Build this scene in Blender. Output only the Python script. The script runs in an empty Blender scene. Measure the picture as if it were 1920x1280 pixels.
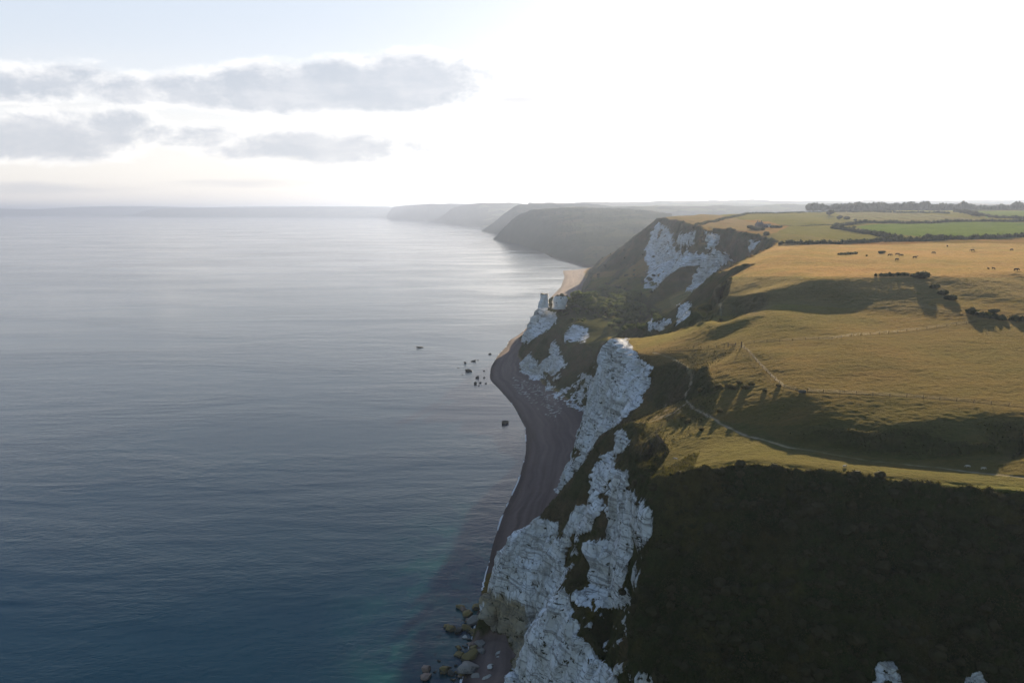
import bpy, bmesh, math, random
import numpy as np
from mathutils import Vector, Matrix
from mathutils.geometry import delaunay_2d_cdt
random.seed(7); np.random.seed(7)
scene = bpy.context.scene
C = scene.collection
R = math.radians
# ------------------------------------------------------------------ camera, sky, sun, exposure
H = 170.0; F = 1280.0
PITCH = math.atan((640 - 396) / F)
cp, sp = math.cos(PITCH), math.sin(PITCH)
cam_d = bpy.data.cameras.new('camera'); cam = bpy.data.objects.new('camera', cam_d); C.objects.link(cam)
cam.location = (0, 0, H); cam.rotation_euler = (math.pi / 2 - PITCH, 0, 0)
cam_d.sensor_width = 36; cam_d.lens = 36 * F / 1920; cam_d.clip_start = 1; cam_d.clip_end = 200000
scene.camera = cam
SUN_EL, SUN_AZ = R(14.2), R(26.0)      # azimuth clockwise from +Y
scene.view_settings.view_transform = 'Standard'; scene.view_settings.look = 'None'
scene.view_settings.gamma = 1; scene.view_settings.exposure = 1.6

class NT:
    """tiny node-expression helper"""
    def __init__(s, tree): s.t = tree; s.n = tree.nodes; s.l = tree.links
    def node(s, typ, **kw):
        n = s.n.new(typ)
        for k, v in kw.items(): setattr(n, k, v)
        return n
    def put(s, inp, v):
        if v is None: return
        if isinstance(v, bpy.types.NodeSocket): s.l.new(v, inp)
        else: inp.default_value = v
    def m(s, op, a, b=None, c=None, clamp=False):
        n = s.n.new('ShaderNodeMath'); n.operation = op; n.use_clamp = clamp
        for i, v in enumerate((a, b, c)):
            if v is not None: s.put(n.inputs[i], v)
        return n.outputs[0]
    def ss(s, v, lo, hi):
        n = s.n.new('ShaderNodeMapRange'); n.interpolation_type = 'SMOOTHSTEP'
        s.put(n.inputs[0], v); s.put(n.inputs[1], lo); s.put(n.inputs[2], hi); n.inputs[3].default_value = 0; n.inputs[4].default_value = 1
        return n.outputs[0]
    def mr(s, v, a, b, c, d):
        n = s.n.new('ShaderNodeMapRange'); s.put(n.inputs[0], v)
        for i, q in enumerate((a, b, c, d)): n.inputs[i + 1].default_value = q
        return n.outputs[0]
    def mix(s, f, a, b, bt='MIX'):
        n = s.n.new('ShaderNodeMix'); n.data_type = 'RGBA'; n.blend_type = bt
        s.put(n.inputs[0], f)
        for i, v in ((6, a), (7, b)):
            if isinstance(v, tuple) and len(v) == 3: v = (*v, 1)
            s.put(n.inputs[i], v)
        return n.outputs[2]
    def noise(s, vec, scale, detail=4, rough=.55, dist=0.0, typ=None):
        n = s.n.new('ShaderNodeTexNoise'); s.put(n.inputs['Vector'], vec)
        n.inputs['Scale'].default_value = scale; n.inputs['Detail'].default_value = detail
        n.inputs['Roughness'].default_value = rough; n.inputs['Distortion'].default_value = dist
        return n.outputs[0]
    def vscale(s, vec, xyz, rot=(0, 0, 0)):
        n = s.n.new('ShaderNodeMapping'); s.put(n.inputs[0], vec); n.inputs['Scale'].default_value = xyz
        n.inputs['Rotation'].default_value = rot
        return n.outputs[0]
    def sep(s, v):
        n = s.n.new('ShaderNodeSeparateXYZ'); s.put(n.inputs[0], v); return n.outputs
    def comb(s, x, y, z):
        n = s.n.new('ShaderNodeCombineXYZ')
        for i, v in enumerate((x, y, z)): s.put(n.inputs[i], v)
        return n.outputs[0]

def pix_dir(u, v):
    a = (u - 960) / F; b = (640 - v) / F
    return Vector((a, cp + b * sp, -sp + b * cp))

def build_world():
    w = bpy.data.worlds.new('World'); scene.world = w; w.use_nodes = True
    t = NT(w.node_tree); w.node_tree.nodes.clear()
    out = t.node('ShaderNodeOutputWorld'); bg = t.node('ShaderNodeBackground'); bg.inputs[1].default_value = 0.0525
    sky = t.node('ShaderNodeTexSky'); sky.sky_type = 'NISHITA'; sky.sun_disc = False
    sky.sun_elevation = SUN_EL; sky.sun_rotation = SUN_AZ
    sky.air_density = 1.0; sky.dust_density = 1.3; sky.ozone_density = 1.0; sky.altitude = 100
    base0 = None
    tc = t.node('ShaderNodeTexCoord').outputs['Generated']
    x, y, z = t.sep(tc)
    ys = t.m('MAXIMUM', y, .05)
    gx = t.m('DIVIDE', x, ys); gz = t.m('DIVIDE', z, ys)
    base = sky.outputs[0]
    # thin high veil that whitens the low sky
    veil = t.m('ADD', t.m('MULTIPLY', t.m('POWER', t.m('SUBTRACT', 1.0, t.m('ABSOLUTE', z), clamp=True), 6.0), .5), .10)
    veil = t.m('MULTIPLY', veil, t.ss(y, -.2, .5))
    lum = t.node('ShaderNodeRGBToBW'); t.l.new(base, lum.inputs[0])
    grey = t.node('ShaderNodeMix', data_type='RGBA', blend_type='MULTIPLY'); grey.inputs[0].default_value = 1
    t.l.new(lum.outputs[0], grey.inputs[6]); grey.inputs[7].default_value = (1.0, 1.0, 1.0, 1)
    base = t.mix(veil, base, grey.outputs[2])
    base = t.mix(t.mr(y, -.2, .6, .0, .72), base, t.mix(t.ss(gz, .0, .30), (7.8, 7.3, 6.9), t.mix(t.ss(gz, .28, .68), (5.3, 5.75, 6.5), (1.1, 2.1, 4.2))))
    vec = t.comb(t.m('MULTIPLY', gx, 1.0), t.m('MULTIPLY', gz, 1.9), 0.0)
    vec2 = t.comb(t.m('ADD', gx, .014), t.m('MULTIPLY', t.m('ADD', gz, .016), 1.9), 0.0)
    n1 = t.noise(vec, 8.0, 12, .66, .15)
    n1s = t.noise(vec2, 8.0, 12, .66, .15)
    n2 = t.noise(t.comb(t.m('MULTIPLY', gx, 1.0), t.m('MULTIPLY', gz, 7.0), 3.0), 3.2, 6, .55, .2)
    field = None
    def ell(u, v, ru, rv_up, rv_dn, amp=1.0, slope=0.0):
        d = pix_dir(u, v); cx, cz = d.x / d.y, d.z / d.y
        dx = t.m('MULTIPLY', t.m('SUBTRACT', gx, cx), F / ru)
        dz = t.m('SUBTRACT', gz, t.m('ADD', t.m('MULTIPLY', t.m('SUBTRACT', gx, cx), slope), cz))
        up = t.m('MULTIPLY', dz, F / rv_up); dn = t.m('MULTIPLY', dz, -F / rv_dn)
        dd = t.m('MAXIMUM', up, dn)
        r2 = t.m('ADD', t.m('MULTIPLY', dx, dx), t.m('MULTIPLY', dd, dd))
        return t.m('MULTIPLY', t.m('SUBTRACT', 1.0, r2), amp)
    big = [ell(590, 178, 330, 62, 36, 1.0), ell(380, 172, 250, 38, 26, .8, .02), ell(790, 150, 150, 52, 44, .8),
           ell(60, 265, 240, 62, 42, 1.0), ell(150, 240, 150, 40, 30, .7),
           ell(20, 165, 210, 48, 32, .75), ell(640, 280, 260, 34, 30, .72), ell(340, 255, 130, 26, 26, .6)]
    thin = [ell(60, 352, 300, 16, 14, .5), ell(520, 345, 380, 10, 10, .35), ell(1460, 146, 110, 16, 14, .5),
            ell(1210, 265, 90, 22, 20, .5), ell(1120, 288, 60, 14, 12, .45), ell(1775, 185, 70, 16, 14, .55), ell(1885, 192, 60, 16, 14, .5),
            ell(1690, 293, 90, 14, 12, .45), ell(980, 185, 80, 26, 22, .35)]
    def mx(lst):
        o = lst[0]
        for q in lst[1:]: o = t.m('MAXIMUM', o, q)
        return o
    fb = t.m('ADD', mx(big), t.m('MULTIPLY', t.m('SUBTRACT', n1, .47), 2.5))
    mb = t.ss(fb, -.22, .40); fs = t.m('ADD', t.m('SUBTRACT', mx(big), 0.12), t.m('MULTIPLY', t.m('SUBTRACT', n1s, .50), 2.9)); dense = t.ss(fs, -.25, .55)
    ft = t.m('ADD', mx(thin), t.m('MULTIPLY', t.m('SUBTRACT', n2, .5), 1.6))
    mt = t.m('MULTIPLY', t.ss(ft, .0, .6), .6)
    front = t.ss(y, .05, .3)
    mb = t.m('MULTIPLY', mb, front); mt = t.m('MULTIPLY', mt, front)
    def sc(col, k):
        n = t.node('ShaderNodeMix', data_type='RGBA', blend_type='MULTIPLY'); n.inputs[0].default_value = 1
        t.l.new(col, n.inputs[6]); n.inputs[7].default_value = (*k, 1); return n.outputs[2]
    shade = (3.6, 3.95, 4.45, 1); rim = (8.0, 7.8, 7.6, 1)
    nb_ = t.noise(t.comb(t.m('MULTIPLY', gx, 1.0), t.m('MULTIPLY', gz, 3.2), 7.0), 9.0, 7, .62, .2)
    shade = t.mix(t.ss(t.m('ADD', nb_, t.m('MULTIPLY', t.m('SUBTRACT', n1, n1s), .8)), .30, .78), (3.4, 3.75, 4.3), (4.7, 4.85, 5.2))
    ccol = t.mix(dense, rim, shade)
    ccol = t.mix(.22, ccol, base)
    streak = t.m('MULTIPLY', t.ss(n2, .45, .75), .35)
    streak = t.m('MULTIPLY', streak, t.m('MULTIPLY', t.ss(gz, .28, .02), front))
    base = t.mix(streak, base, (6.6, 6.1, 5.8))
    c1 = t.mix(mt, base, (4.2, 4.3, 4.6))
    c2 = t.mix(t.m('MULTIPLY', mb, .93), c1, ccol)
    t.l.new(c2, bg.inputs[0]); t.l.new(bg.outputs[0], out.inputs[0])
build_world()
sd = bpy.data.lights.new('sun', 'SUN'); sun = bpy.data.objects.new('sun', sd); C.objects.link(sun)
sd.energy = 5.0; sd.angle = R(.6); sd.color = (1, .80, .55)
sdir = Vector((math.sin(SUN_AZ) * math.cos(SUN_EL), math.cos(SUN_AZ) * math.cos(SUN_EL), math.sin(SUN_EL)))
sun.rotation_euler = sdir.to_track_quat('Z', 'Y').to_euler(); sun.location = (0, 0, 500)

# ------------------------------------------------------------------ helpers
def W(u, v, z):
    """world point at height z that the photo shows at (u,v)"""
    d = pix_dir(u, v); k = (z - H) / d.z
    return (d.x * k, d.y * k, z)
def G(u, D, z):
    yc = D * cp + (H - z) * sp
    return ((u - 960) / F * yc, D, z)
def T(u, v, D):
    """point at ground distance D seen at (u,v)"""
    d = pix_dir(u, v); k = D / d.y
    return (d.x * k, D, H + d.z * k)
def uv_of(x, y, z):
    dz = z - H
    yc = y * cp - dz * sp; up = y * sp + dz * cp
    return 960 + F * x / yc, 640 - F * up / yc

def _hash(ix, iy, iz, seed):
    h = (ix.astype(np.int64) * 374761393 + iy.astype(np.int64) * 668265263 + iz.astype(np.int64) * 2147483647 + seed * 1274126177) & 0xffffffff
    h = ((h ^ (h >> 13)) * 1274126177) & 0xffffffff
    return ((h ^ (h >> 16)) & 0xffff) / 65535.0
def vnoise(x, y, z=None, seed=0):
    if z is None: z = np.zeros_like(x)
    ix, iy, iz = np.floor(x), np.floor(y), np.floor(z)
    fx, fy, fz = x - ix, y - iy, z - iz
    fx = fx * fx * (3 - 2 * fx); fy = fy * fy * (3 - 2 * fy); fz = fz * fz * (3 - 2 * fz)
    r = 0
    for dz in ((0, 1) if np.any(iz) or np.any(fz) else (0,)):
        wz = fz if dz else 1 - fz
        a = _hash(ix, iy, iz + dz, seed); b = _hash(ix + 1, iy, iz + dz, seed)
        c = _hash(ix, iy + 1, iz + dz, seed); d = _hash(ix + 1, iy + 1, iz + dz, seed)
        r = r + wz * ((a * (1 - fx) + b * fx) * (1 - fy) + (c * (1 - fx) + d * fx) * fy)
    return r * 2 - 1
def fbm(x, y, z=None, oct=4, seed=0, gain=.5):
    r = 0; a = 1; s = 0
    for i in range(oct):
        r = r + a * vnoise(x, y, z, seed + i * 17); s += a; a *= gain
        x = x * 2.03 + 5.1; y = y * 2.03 + 9.7
        if z is not None: z = z * 2.03 + 3.3
    return r / s
def sst(x, a, b):
    q = np.clip((x - a) / (b - a), 0, 1); return q * q * (3 - 2 * q)

def tag(o, label=None, cat=None, group=None, kind=None):
    if label: o['label'] = label
    if cat: o['category'] = cat
    if group: o['group'] = group
    if kind: o['kind'] = kind
    return o
def empty(name, loc, rz=0.0):
    o = bpy.data.objects.new(name, None); C.objects.link(o); o.location = loc; o.rotation_euler = (0, 0, rz)
    o.empty_display_size = .5
    return o
def mesh_np(name, V, Fq, smooth=True):
    me = bpy.data.meshes.new(name)
    me.vertices.add(len(V)); me.vertices.foreach_set('co', np.ascontiguousarray(V, dtype=np.float32).ravel())
    n = len(Fq); k = Fq.shape[1]
    me.loops.add(n * k); me.loops.foreach_set('vertex_index', np.ascontiguousarray(Fq, dtype=np.int32).ravel())
    me.polygons.add(n); me.polygons.foreach_set('loop_start', np.arange(0, n * k, k, dtype=np.int32))
    me.update(calc_edges=True)
    me.polygons.foreach_set('use_smooth', np.full(n, smooth)); me.validate()
    return me
def obj(name, me, mat=None, parent=None):
    o = bpy.data.objects.new(name, me); C.objects.link(o)
    if mat and not me.materials: me.materials.append(mat)
    if parent: o.parent = parent
    return o
def bm_obj(name, bm, mat, parent=None, smooth=False):
    me = bpy.data.meshes.new(name); bm.to_mesh(me); bm.free()
    if smooth: me.polygons.foreach_set('use_smooth', [True] * len(me.polygons))
    return obj(name, me, mat, parent)
def copy_tree(o, parent=None):
    c = o.copy(); C.objects.link(c)
    if parent: c.parent = parent
    for ch in o.children: copy_tree(ch, c)
    return c

# ------------------------------------------------------------------ terrain control net (photo point + height)
L = []    # list of polylines (world points)
def line(*p): L.append([W(*q) for q in p])
def gline(*p): L.append([G(*q) for q in p])
def tline(*p): L.append([T(*q) for q in p])
def raw(*p): L.append([tuple(map(float, q)) for q in p])
# shore, sea bed
shore = [(12, 60, 0), (-2, 120, 0), (-14, 175, 0)] + [W(*q) for q in [(862, 1290, 0), (884, 1215, 0), (902, 1150, 0), (908, 1105, 0), (914, 1070, 0), (925, 1020, 0), (945, 960, 0), (972, 903, 0), (986, 850, 0),
     (985, 802, 0), (963, 760, 0), (934, 727, 0), (919, 713, 0), (921, 690, 0), (935, 665, 0), (960, 640, 0), (985, 618, 0), (1030, 560, 0), (1052, 538, 0), (1059, 520, 0), (1054, 502, 0), (1033, 484, 0), (1000, 468, 0), (962, 458, 0)]]
L.append(shore)
L.append([(x - 18 - y * .02, y, -4) for x, y, z in shore])
L.append([(x - 80 - y * .2, y, -12) for x, y, z in shore])
# back of the beach / foot of the cliffs
raw((40, 60, 2), (40, 100, 3), (28, 130, 4), (14, 160, 5), (6, 190, 5))
line((990, 1300, 5), (968, 1262, 4), (972, 1225, 4), (986, 1205, 5), (960, 1188, 4), (935, 1180, 3.5), (914, 1150, 3))
gline((935, 275, 4.5), (975, 290, 5), (1020, 330, 5), (1052, 370, 5.5))
line((1062, 905, 5.5), (1092, 850, 6), (1100, 800, 6), (1104, 772, 6), (1052, 748, 6), (1015, 722, 5.5), (990, 702, 5), (975, 690, 5), (972, 668, 4), (982, 645, 3))
gline((1010, 960, 3), (1050, 1100, 4), (1080, 1300, 5), (1095, 1450, 5), (1100, 1650, 5), (1100, 1950, 5))
# near buttress (bedded white face) and ridge running back up
line((943, 1011, 38), (975, 988, 42), (1010, 970, 46), (1060, 912, 60), (1100, 862, 72), (1130, 815, 80), (1170, 797, 90), (1210, 796, 96))
line((918, 1095, 20), (912, 1125, 10)); line((943, 1011, 38), (918, 1095, 20))
line((950, 1100, 22), (980, 1120, 20), (1000, 1170, 10)); line((1040, 1050, 36), (1050, 1090, 30))
line((1085, 930, 62), (1092, 985, 53), (1075, 1060, 42), (1066, 1098, 36))
line((1025, 1155, 20), (1003, 1190, 8))
# second buttress at the bottom of the frame
line((963, 1258, 8), (985, 1212, 18), (1010, 1180, 28), (1045, 1130, 41), (1066, 1105, 47), (1085, 1105, 48), (1112, 1098, 48))
line((1100, 1180, 42), (1150, 1230, 36)); line((1020, 1290, 12), (1060, 1290, 21), (1110, 1290, 28), (1190, 1290, 36))
line((1000, 1250, 16), (1045, 1230, 26))
# tower and upper rock
line((1108, 1018, 59), (1140, 1010, 61), (1160, 1030, 60)); line((1106, 1092, 47.5), (1150, 1098, 49), (1185, 1120, 58))
line((1120, 935, 68), (1150, 950, 71), (1175, 1000, 68)); line((1135, 880, 76), (1165, 832, 86)); line((1160, 850, 80), (1150, 900, 76))
line((1225, 988, 85.7), (1230, 1010, 83.3), (1213, 1060, 77)); line((1180, 905, 84), (1200, 945, 80))
# cliff-top rim around the near headland
line((1210, 796, 96), (1192, 835, 93), (1196, 880, 92), (1215, 905, 95.5), (1300, 885, 102.2), (1380, 872, 104.5), (1460, 874, 105.5), (1540, 887, 105.3), (1620, 897, 105.3), (1700, 905, 105.3), (1810, 918, 105), (1920, 925, 105), (2150, 950, 104), (2500, 990, 100))
# dark east slope below the brow
line((1215, 960, 88.7), (1300, 950, 94.2), (1400, 940, 96.6), (1540, 950, 98.2), (1700, 965, 98.2), (1920, 985, 97.3), (2300, 1040, 94))
line((1205, 1100, 73.6), (1300, 1090, 80), (1500, 1085, 86), (1700, 1090, 87), (1920, 1095, 88), (2300, 1130, 86))
line((1200, 1200, 66), (1300, 1280, 65.3), (1500, 1285, 68.6), (1700, 1290, 69.5), (1920, 1290, 71), (2300, 1290, 74))
raw((40, 112, 30), (75, 98, 34), (105, 92, 34), (150, 86, 36), (210, 80, 36)); raw((55, 80, 6), (100, 66, 5), (160, 60, 5), (260, 50, 5)); raw((60, 45, 0), (300, 30, 0))
# meadow terraces, near to far
line((1250, 850, 98.8), (1320, 838, 102.3), (1400, 848, 104.8), (1500, 868, 105.5), (1620, 882, 105.4), (1750, 890, 105.4), (1920, 900, 105.5), (2300, 915, 105.5))
line((1330, 791, 104.3), (1420, 822, 104.4), (1500, 842, 104), (1620, 860, 103.4), (1750, 868, 103.4), (1920, 876, 103.4), (2300, 885, 103.4))
line((1340, 776, 105.6), (1440, 790, 107.2), (1520, 797, 108.6), (1620, 802, 109.4), (1700, 797, 110.2), (1810, 785, 111.6), (1920, 775, 113), (2300, 760, 114))
line((1740, 815, 108.6), (1850, 832, 108.4), (1920, 845, 108), (2300, 855, 107))
line((1285, 750, 102), (1297, 715, 105), (1290, 695, 106), (1265, 676, 106), (1222, 658, 105.5))
line((1210, 796, 96), (1250, 778, 99), (1285, 750, 102)); line((1262, 800, 99), (1230, 820, 97))
line((1350, 740, 108.2), (1500, 735, 113.6), (1700, 745, 113.2), (1920, 760, 113.6), (2300, 740, 115.5))
line((1330, 690, 111), (1500, 690, 116), (1700, 690, 116.6), (1920, 690, 117), (2300, 690, 118))
line((1300, 650, 110.5), (1400, 650, 116.5), (1600, 640, 119.8), (1800, 640, 120.2), (1920, 640, 120.6), (2300, 640, 121))
line((1205, 629, 104.5), (1260, 618, 109), (1340, 603, 117.5), (1372, 597, 120.5), (1450, 592, 123), (1640, 588, 124), (1745, 590, 124.5), (1800, 578, 127), (1920, 568, 128.5), (2300, 560, 130))
line((1358, 557, 124.5), (1440, 540, 131.3), (1530, 524, 135.5), (1640, 516, 136.9), (1800, 515, 137.4), (1920, 508, 138.4), (2300, 505, 139))
line((1395, 574, 122.4), (1450, 570, 125), (1640, 562, 128), (1745, 560, 129))
line((1345, 590, 120), (1358, 557, 124.5), (1368, 520, 131))
tline((1368, 520, 408), (1420, 490, 445), (1470, 470, 500)); tline((1450, 500, 420), (1600, 490, 440), (1750, 488, 440), (1920, 485, 440), (2400, 480, 450))
tline((1520, 466, 560), (1700, 468, 560), (1920, 466, 560), (2400, 462, 580))
tline((1480, 455, 690), (1600, 452, 700), (1760, 448, 730), (1920, 446, 740), (2400, 440, 760))
tline((1460, 432, 950), (1600, 430, 950), (1760, 430, 950), (1920, 430, 950), (2400, 428, 960))
tline((1350, 415, 1200), (1500, 414, 1200), (1700, 414, 1200), (1920, 412, 1230), (2400, 410, 1250))
tline((1238, 406, 1480), (1300, 402.5, 1620), (1400, 400.5, 1680), (1500, 398.5, 1720), (1580, 398, 1720), (1700, 397.5, 1740), (1920, 397, 1760), (2400, 396, 1800))
tline((1230, 409, 2000), (1400, 415, 2000), (1480, 412, 2000), (1540, 396.5, 2000), (1700, 395, 2000), (1920, 394.5, 2000), (2400, 394, 2000))
# tall white wall, its arete and the bowl beside it
line((1140, 634, 102.5), (1165, 650, 102), (1186, 671, 101.3), (1222, 689, 102), (1265, 676, 106)); line((1140, 634, 102.5), (1150, 630, 103.5), (1205, 629, 104.5))
line((1140, 634, 102.5), (1129, 700, 79), (1114, 758, 56), (1101, 790, 41), (1090, 850, 20), (1062, 905, 5.5))
line((1222, 689, 102), (1205, 740, 92.3), (1160, 800, 76.3), (1105, 872, 54.5)); line((1175, 720, 92), (1145, 780, 75.2), (1105, 860, 50))
line((1255, 725, 98.3), (1238, 765, 92), (1200, 787, 87.5), (1165, 803, 84), (1118, 852, 70))
# back side of the wall and hollow behind the meadow edge
gline((1175, 392, 88), (1225, 372, 94), (1290, 352, 101), (1350, 335, 110)); gline((1160, 440, 52), (1230, 430, 66), (1290, 410, 80), (1340, 380, 95))
gline((1125, 480, 28), (1145, 530, 34))
# spur with grassy crest beyond
tline((1225, 603, 520), (1260, 580, 520), (1300, 547, 512), (1345, 512, 500), (1400, 485, 545), (1440, 466, 610), (1458, 456, 670))
line((1235, 617, 86), (1270, 612, 91), (1290, 607, 94)); line((1285, 590, 99), (1320, 590, 106), (1345, 585, 116)); line((1330, 560, 121), (1345, 540, 126))
gline((1200, 620, 60), (1260, 600, 75), (1320, 590, 90), (1390, 640, 100), (1430, 700, 112))
# undercliff block
tline((1001, 610, 800), (1008, 585, 810), (1020, 572, 825), (1040, 549, 835), (1070, 553, 830), (1110, 560, 835))
line((1060, 598, 58), (1030, 625, 44), (1012, 660, 20)); line((1095, 640, 47), (1062, 660, 36), (1040, 700, 14)); line((1130, 640, 61), (1115, 690, 33), (1085, 735, 12)); line((1110, 600, 58), (1140, 590, 58))
gline((1150, 820, 55), (1190, 800, 47), (1205, 740, 47), (1180, 660, 52)); gline((1060, 920, 42), (1120, 930, 42), (1190, 930, 46)); gline((1040, 880, 40), (1020, 880, 30))
# great far cliff: rim, foot, undercliff slope
tline((1458, 456, 670), (1455, 449, 750), (1420, 440, 830), (1378, 431, 910), (1345, 430, 920), (1330, 432, 890), (1310, 424, 980), (1285, 416, 1150), (1262, 411, 1320), (1238, 406, 1450))
line((1215, 566, 50), (1255, 547, 58)); tline((1290, 530, 1000), (1340, 522, 900), (1385, 505, 840), (1425, 480, 780))
tline((1235, 500, 1180), (1232, 460, 1330), (1230, 430, 1420)); tline((1270, 480, 1090), (1275, 450, 1160))
tline((1195, 440, 1640), (1165, 465, 1640), (1125, 484, 1640)); tline((1160, 505, 1400), (1135, 540, 1200), (1165, 560, 1010)); tline((1105, 515, 1500), (1100, 540, 1350))
gline((1150, 1950, 20), (1200, 1950, 60))

def build_cdt():
    pts = []; zs = []; edges = []; idx = {}
    for pl in L:
        prev = None
        for x, y, z in pl:
            k = (round(x, 1), round(y, 1))
            if k not in idx: idx[k] = len(pts); pts.append(Vector((x, y))); zs.append(z)
            i = idx[k]
            if prev is not None and prev != i: edges.append((prev, i))
            prev = i
    for x, y, z in [(-900, 30, -20), (-900, 2300, -20), (2600, 2300, 165), (2600, 30, 80)]:
        pts.append(Vector((x, y))); zs.append(z)
    vo, eo, fo, vorig, _, _ = delaunay_2d_cdt(pts, edges, [], 0, .01)
    V = np.array([(v.x, v.y) for v in vo]); Z = np.zeros(len(V))
    miss = []
    for i, o in enumerate(vorig):
        if o: Z[i] = np.mean([zs[j] for j in o])
        else: miss.append(i)
    for i in miss:      # a crossing of two constraint lines: interpolate along the nearest one
        best = None
        for a, b in edges:
            p, q = np.array(pts[a]), np.array(pts[b]); d = q - p; tt = np.clip(np.dot(V[i] - p, d) / max(np.dot(d, d), 1e-9), 0, 1)
            e = np.linalg.norm(p + d * tt - V[i])
            if best is None or e < best[0]: best = (e, zs[a] * (1 - tt) + zs[b] * tt)
        Z[i] = best[1]
    pass
    print('cdt', len(V), 'tris', len(fo), 'crossings', len(miss), [tuple(np.round(uv_of(V[i][0], V[i][1], Z[i]))) for i in miss])
    return V, Z, [list(f) for f in fo]

# fan shaped grid: fine near, coarse far
SS = np.arange(-.16, .98, .00155); DD = np.exp(np.arange(math.log(70.), math.log(1990.), .00205))
gs, gd = np.meshgrid(SS, DD); GX = gs * gd; GY = gd.copy()
def raster(V, Z, tris):
    h = np.full(GX.shape, -20.0)
    for f in tris:
        p = V[f]; z = Z[f]
        if p[:, 1].max() < DD[0]: continue
        s = p[:, 0] / np.maximum(p[:, 1], 30)
        i0 = max(np.searchsorted(SS, s.min()) - 1, 0); i1 = min(np.searchsorted(SS, s.max()) + 1, len(SS))
        j0 = max(np.searchsorted(DD, p[:, 1].min()) - 1, 0); j1 = min(np.searchsorted(DD, p[:, 1].max()) + 1, len(DD))
        if i1 <= i0 or j1 <= j0: continue
        x = GX[j0:j1, i0:i1]; y = GY[j0:j1, i0:i1]
        (x1, y1), (x2, y2), (x3, y3) = p
        den = (y2 - y3) * (x1 - x3) + (x3 - x2) * (y1 - y3)
        if abs(den) < 1e-9: continue
        a = ((y2 - y3) * (x - x3) + (x3 - x2) * (y - y3)) / den; b = ((y3 - y1) * (x - x3) + (x1 - x3) * (y - y3)) / den; c = 1 - a - b
        m = (a >= -1e-6) & (b >= -1e-6) & (c >= -1e-6)
        h[j0:j1, i0:i1][m] = (a * z[0] + b * z[1] + c * z[2])[m]
    return h
def box(a, r):
    for ax in (0, 1):
        pad = [(0, 0), (0, 0)]; pad[ax] = (r + 1, r)
        c = np.cumsum(np.pad(a, pad, mode='edge'), axis=ax)
        n = a.shape[ax]
        hi = np.take(c, np.arange(2 * r + 1, 2 * r + 1 + n), axis=ax); lo = np.take(c, np.arange(0, n), axis=ax)
        a = (hi - lo) / (2 * r + 1)
    return a
def slope_of(h):
    dy = np.gradient(h, axis=0) / np.gradient(GY, axis=0)
    dxs = np.gradient(h, axis=1) / np.gradient(GX, axis=1)
    dyy = dy - dxs * gs      # moving along D at constant s also moves x
    return dxs, dyy
V0, Z0, TR = build_cdt()
h0 = raster(V0, Z0, TR)
hl = box(box(h0, 2), 2); hm = box(box(h0, 7), 7)
gx_, gy_ = slope_of(hm); sl = np.hypot(gx_, gy_)
k = 1 - sst(sl, .25, .7)
hb = hl * (1 - k) + hm * k
def seg_dist(px, py, pl):
    d = np.full(px.shape, 1e9)
    for (ax, ay, *_), (bx, by, *_) in zip(pl[:-1], pl[1:]):
        dx, dy = bx - ax, by - ay; q = np.clip(((px - ax) * dx + (py - ay) * dy) / (dx * dx + dy * dy + 1e-9), 0, 1)
        d = np.minimum(d, np.hypot(px - ax - q * dx, py - ay - q * dy))
    return d
def poly_in(pu, pv, poly):
    r = np.zeros(pu.shape, bool); n = len(poly)
    for i in range(n):
        x1, y1 = poly[i]; x2, y2 = poly[(i + 1) % n]
        if y1 == y2: continue
        c = ((y1 > pv) != (y2 > pv)) & (pu < (x2 - x1) * (pv - y1) / (y2 - y1) + x1)
        r ^= c
    return r
gx_, gy_ = slope_of(hb); sl = np.hypot(gx_, gy_)
U, VV = uv_of(GX, GY, hb)
steep = sst(sl, .75, 1.5)
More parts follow.
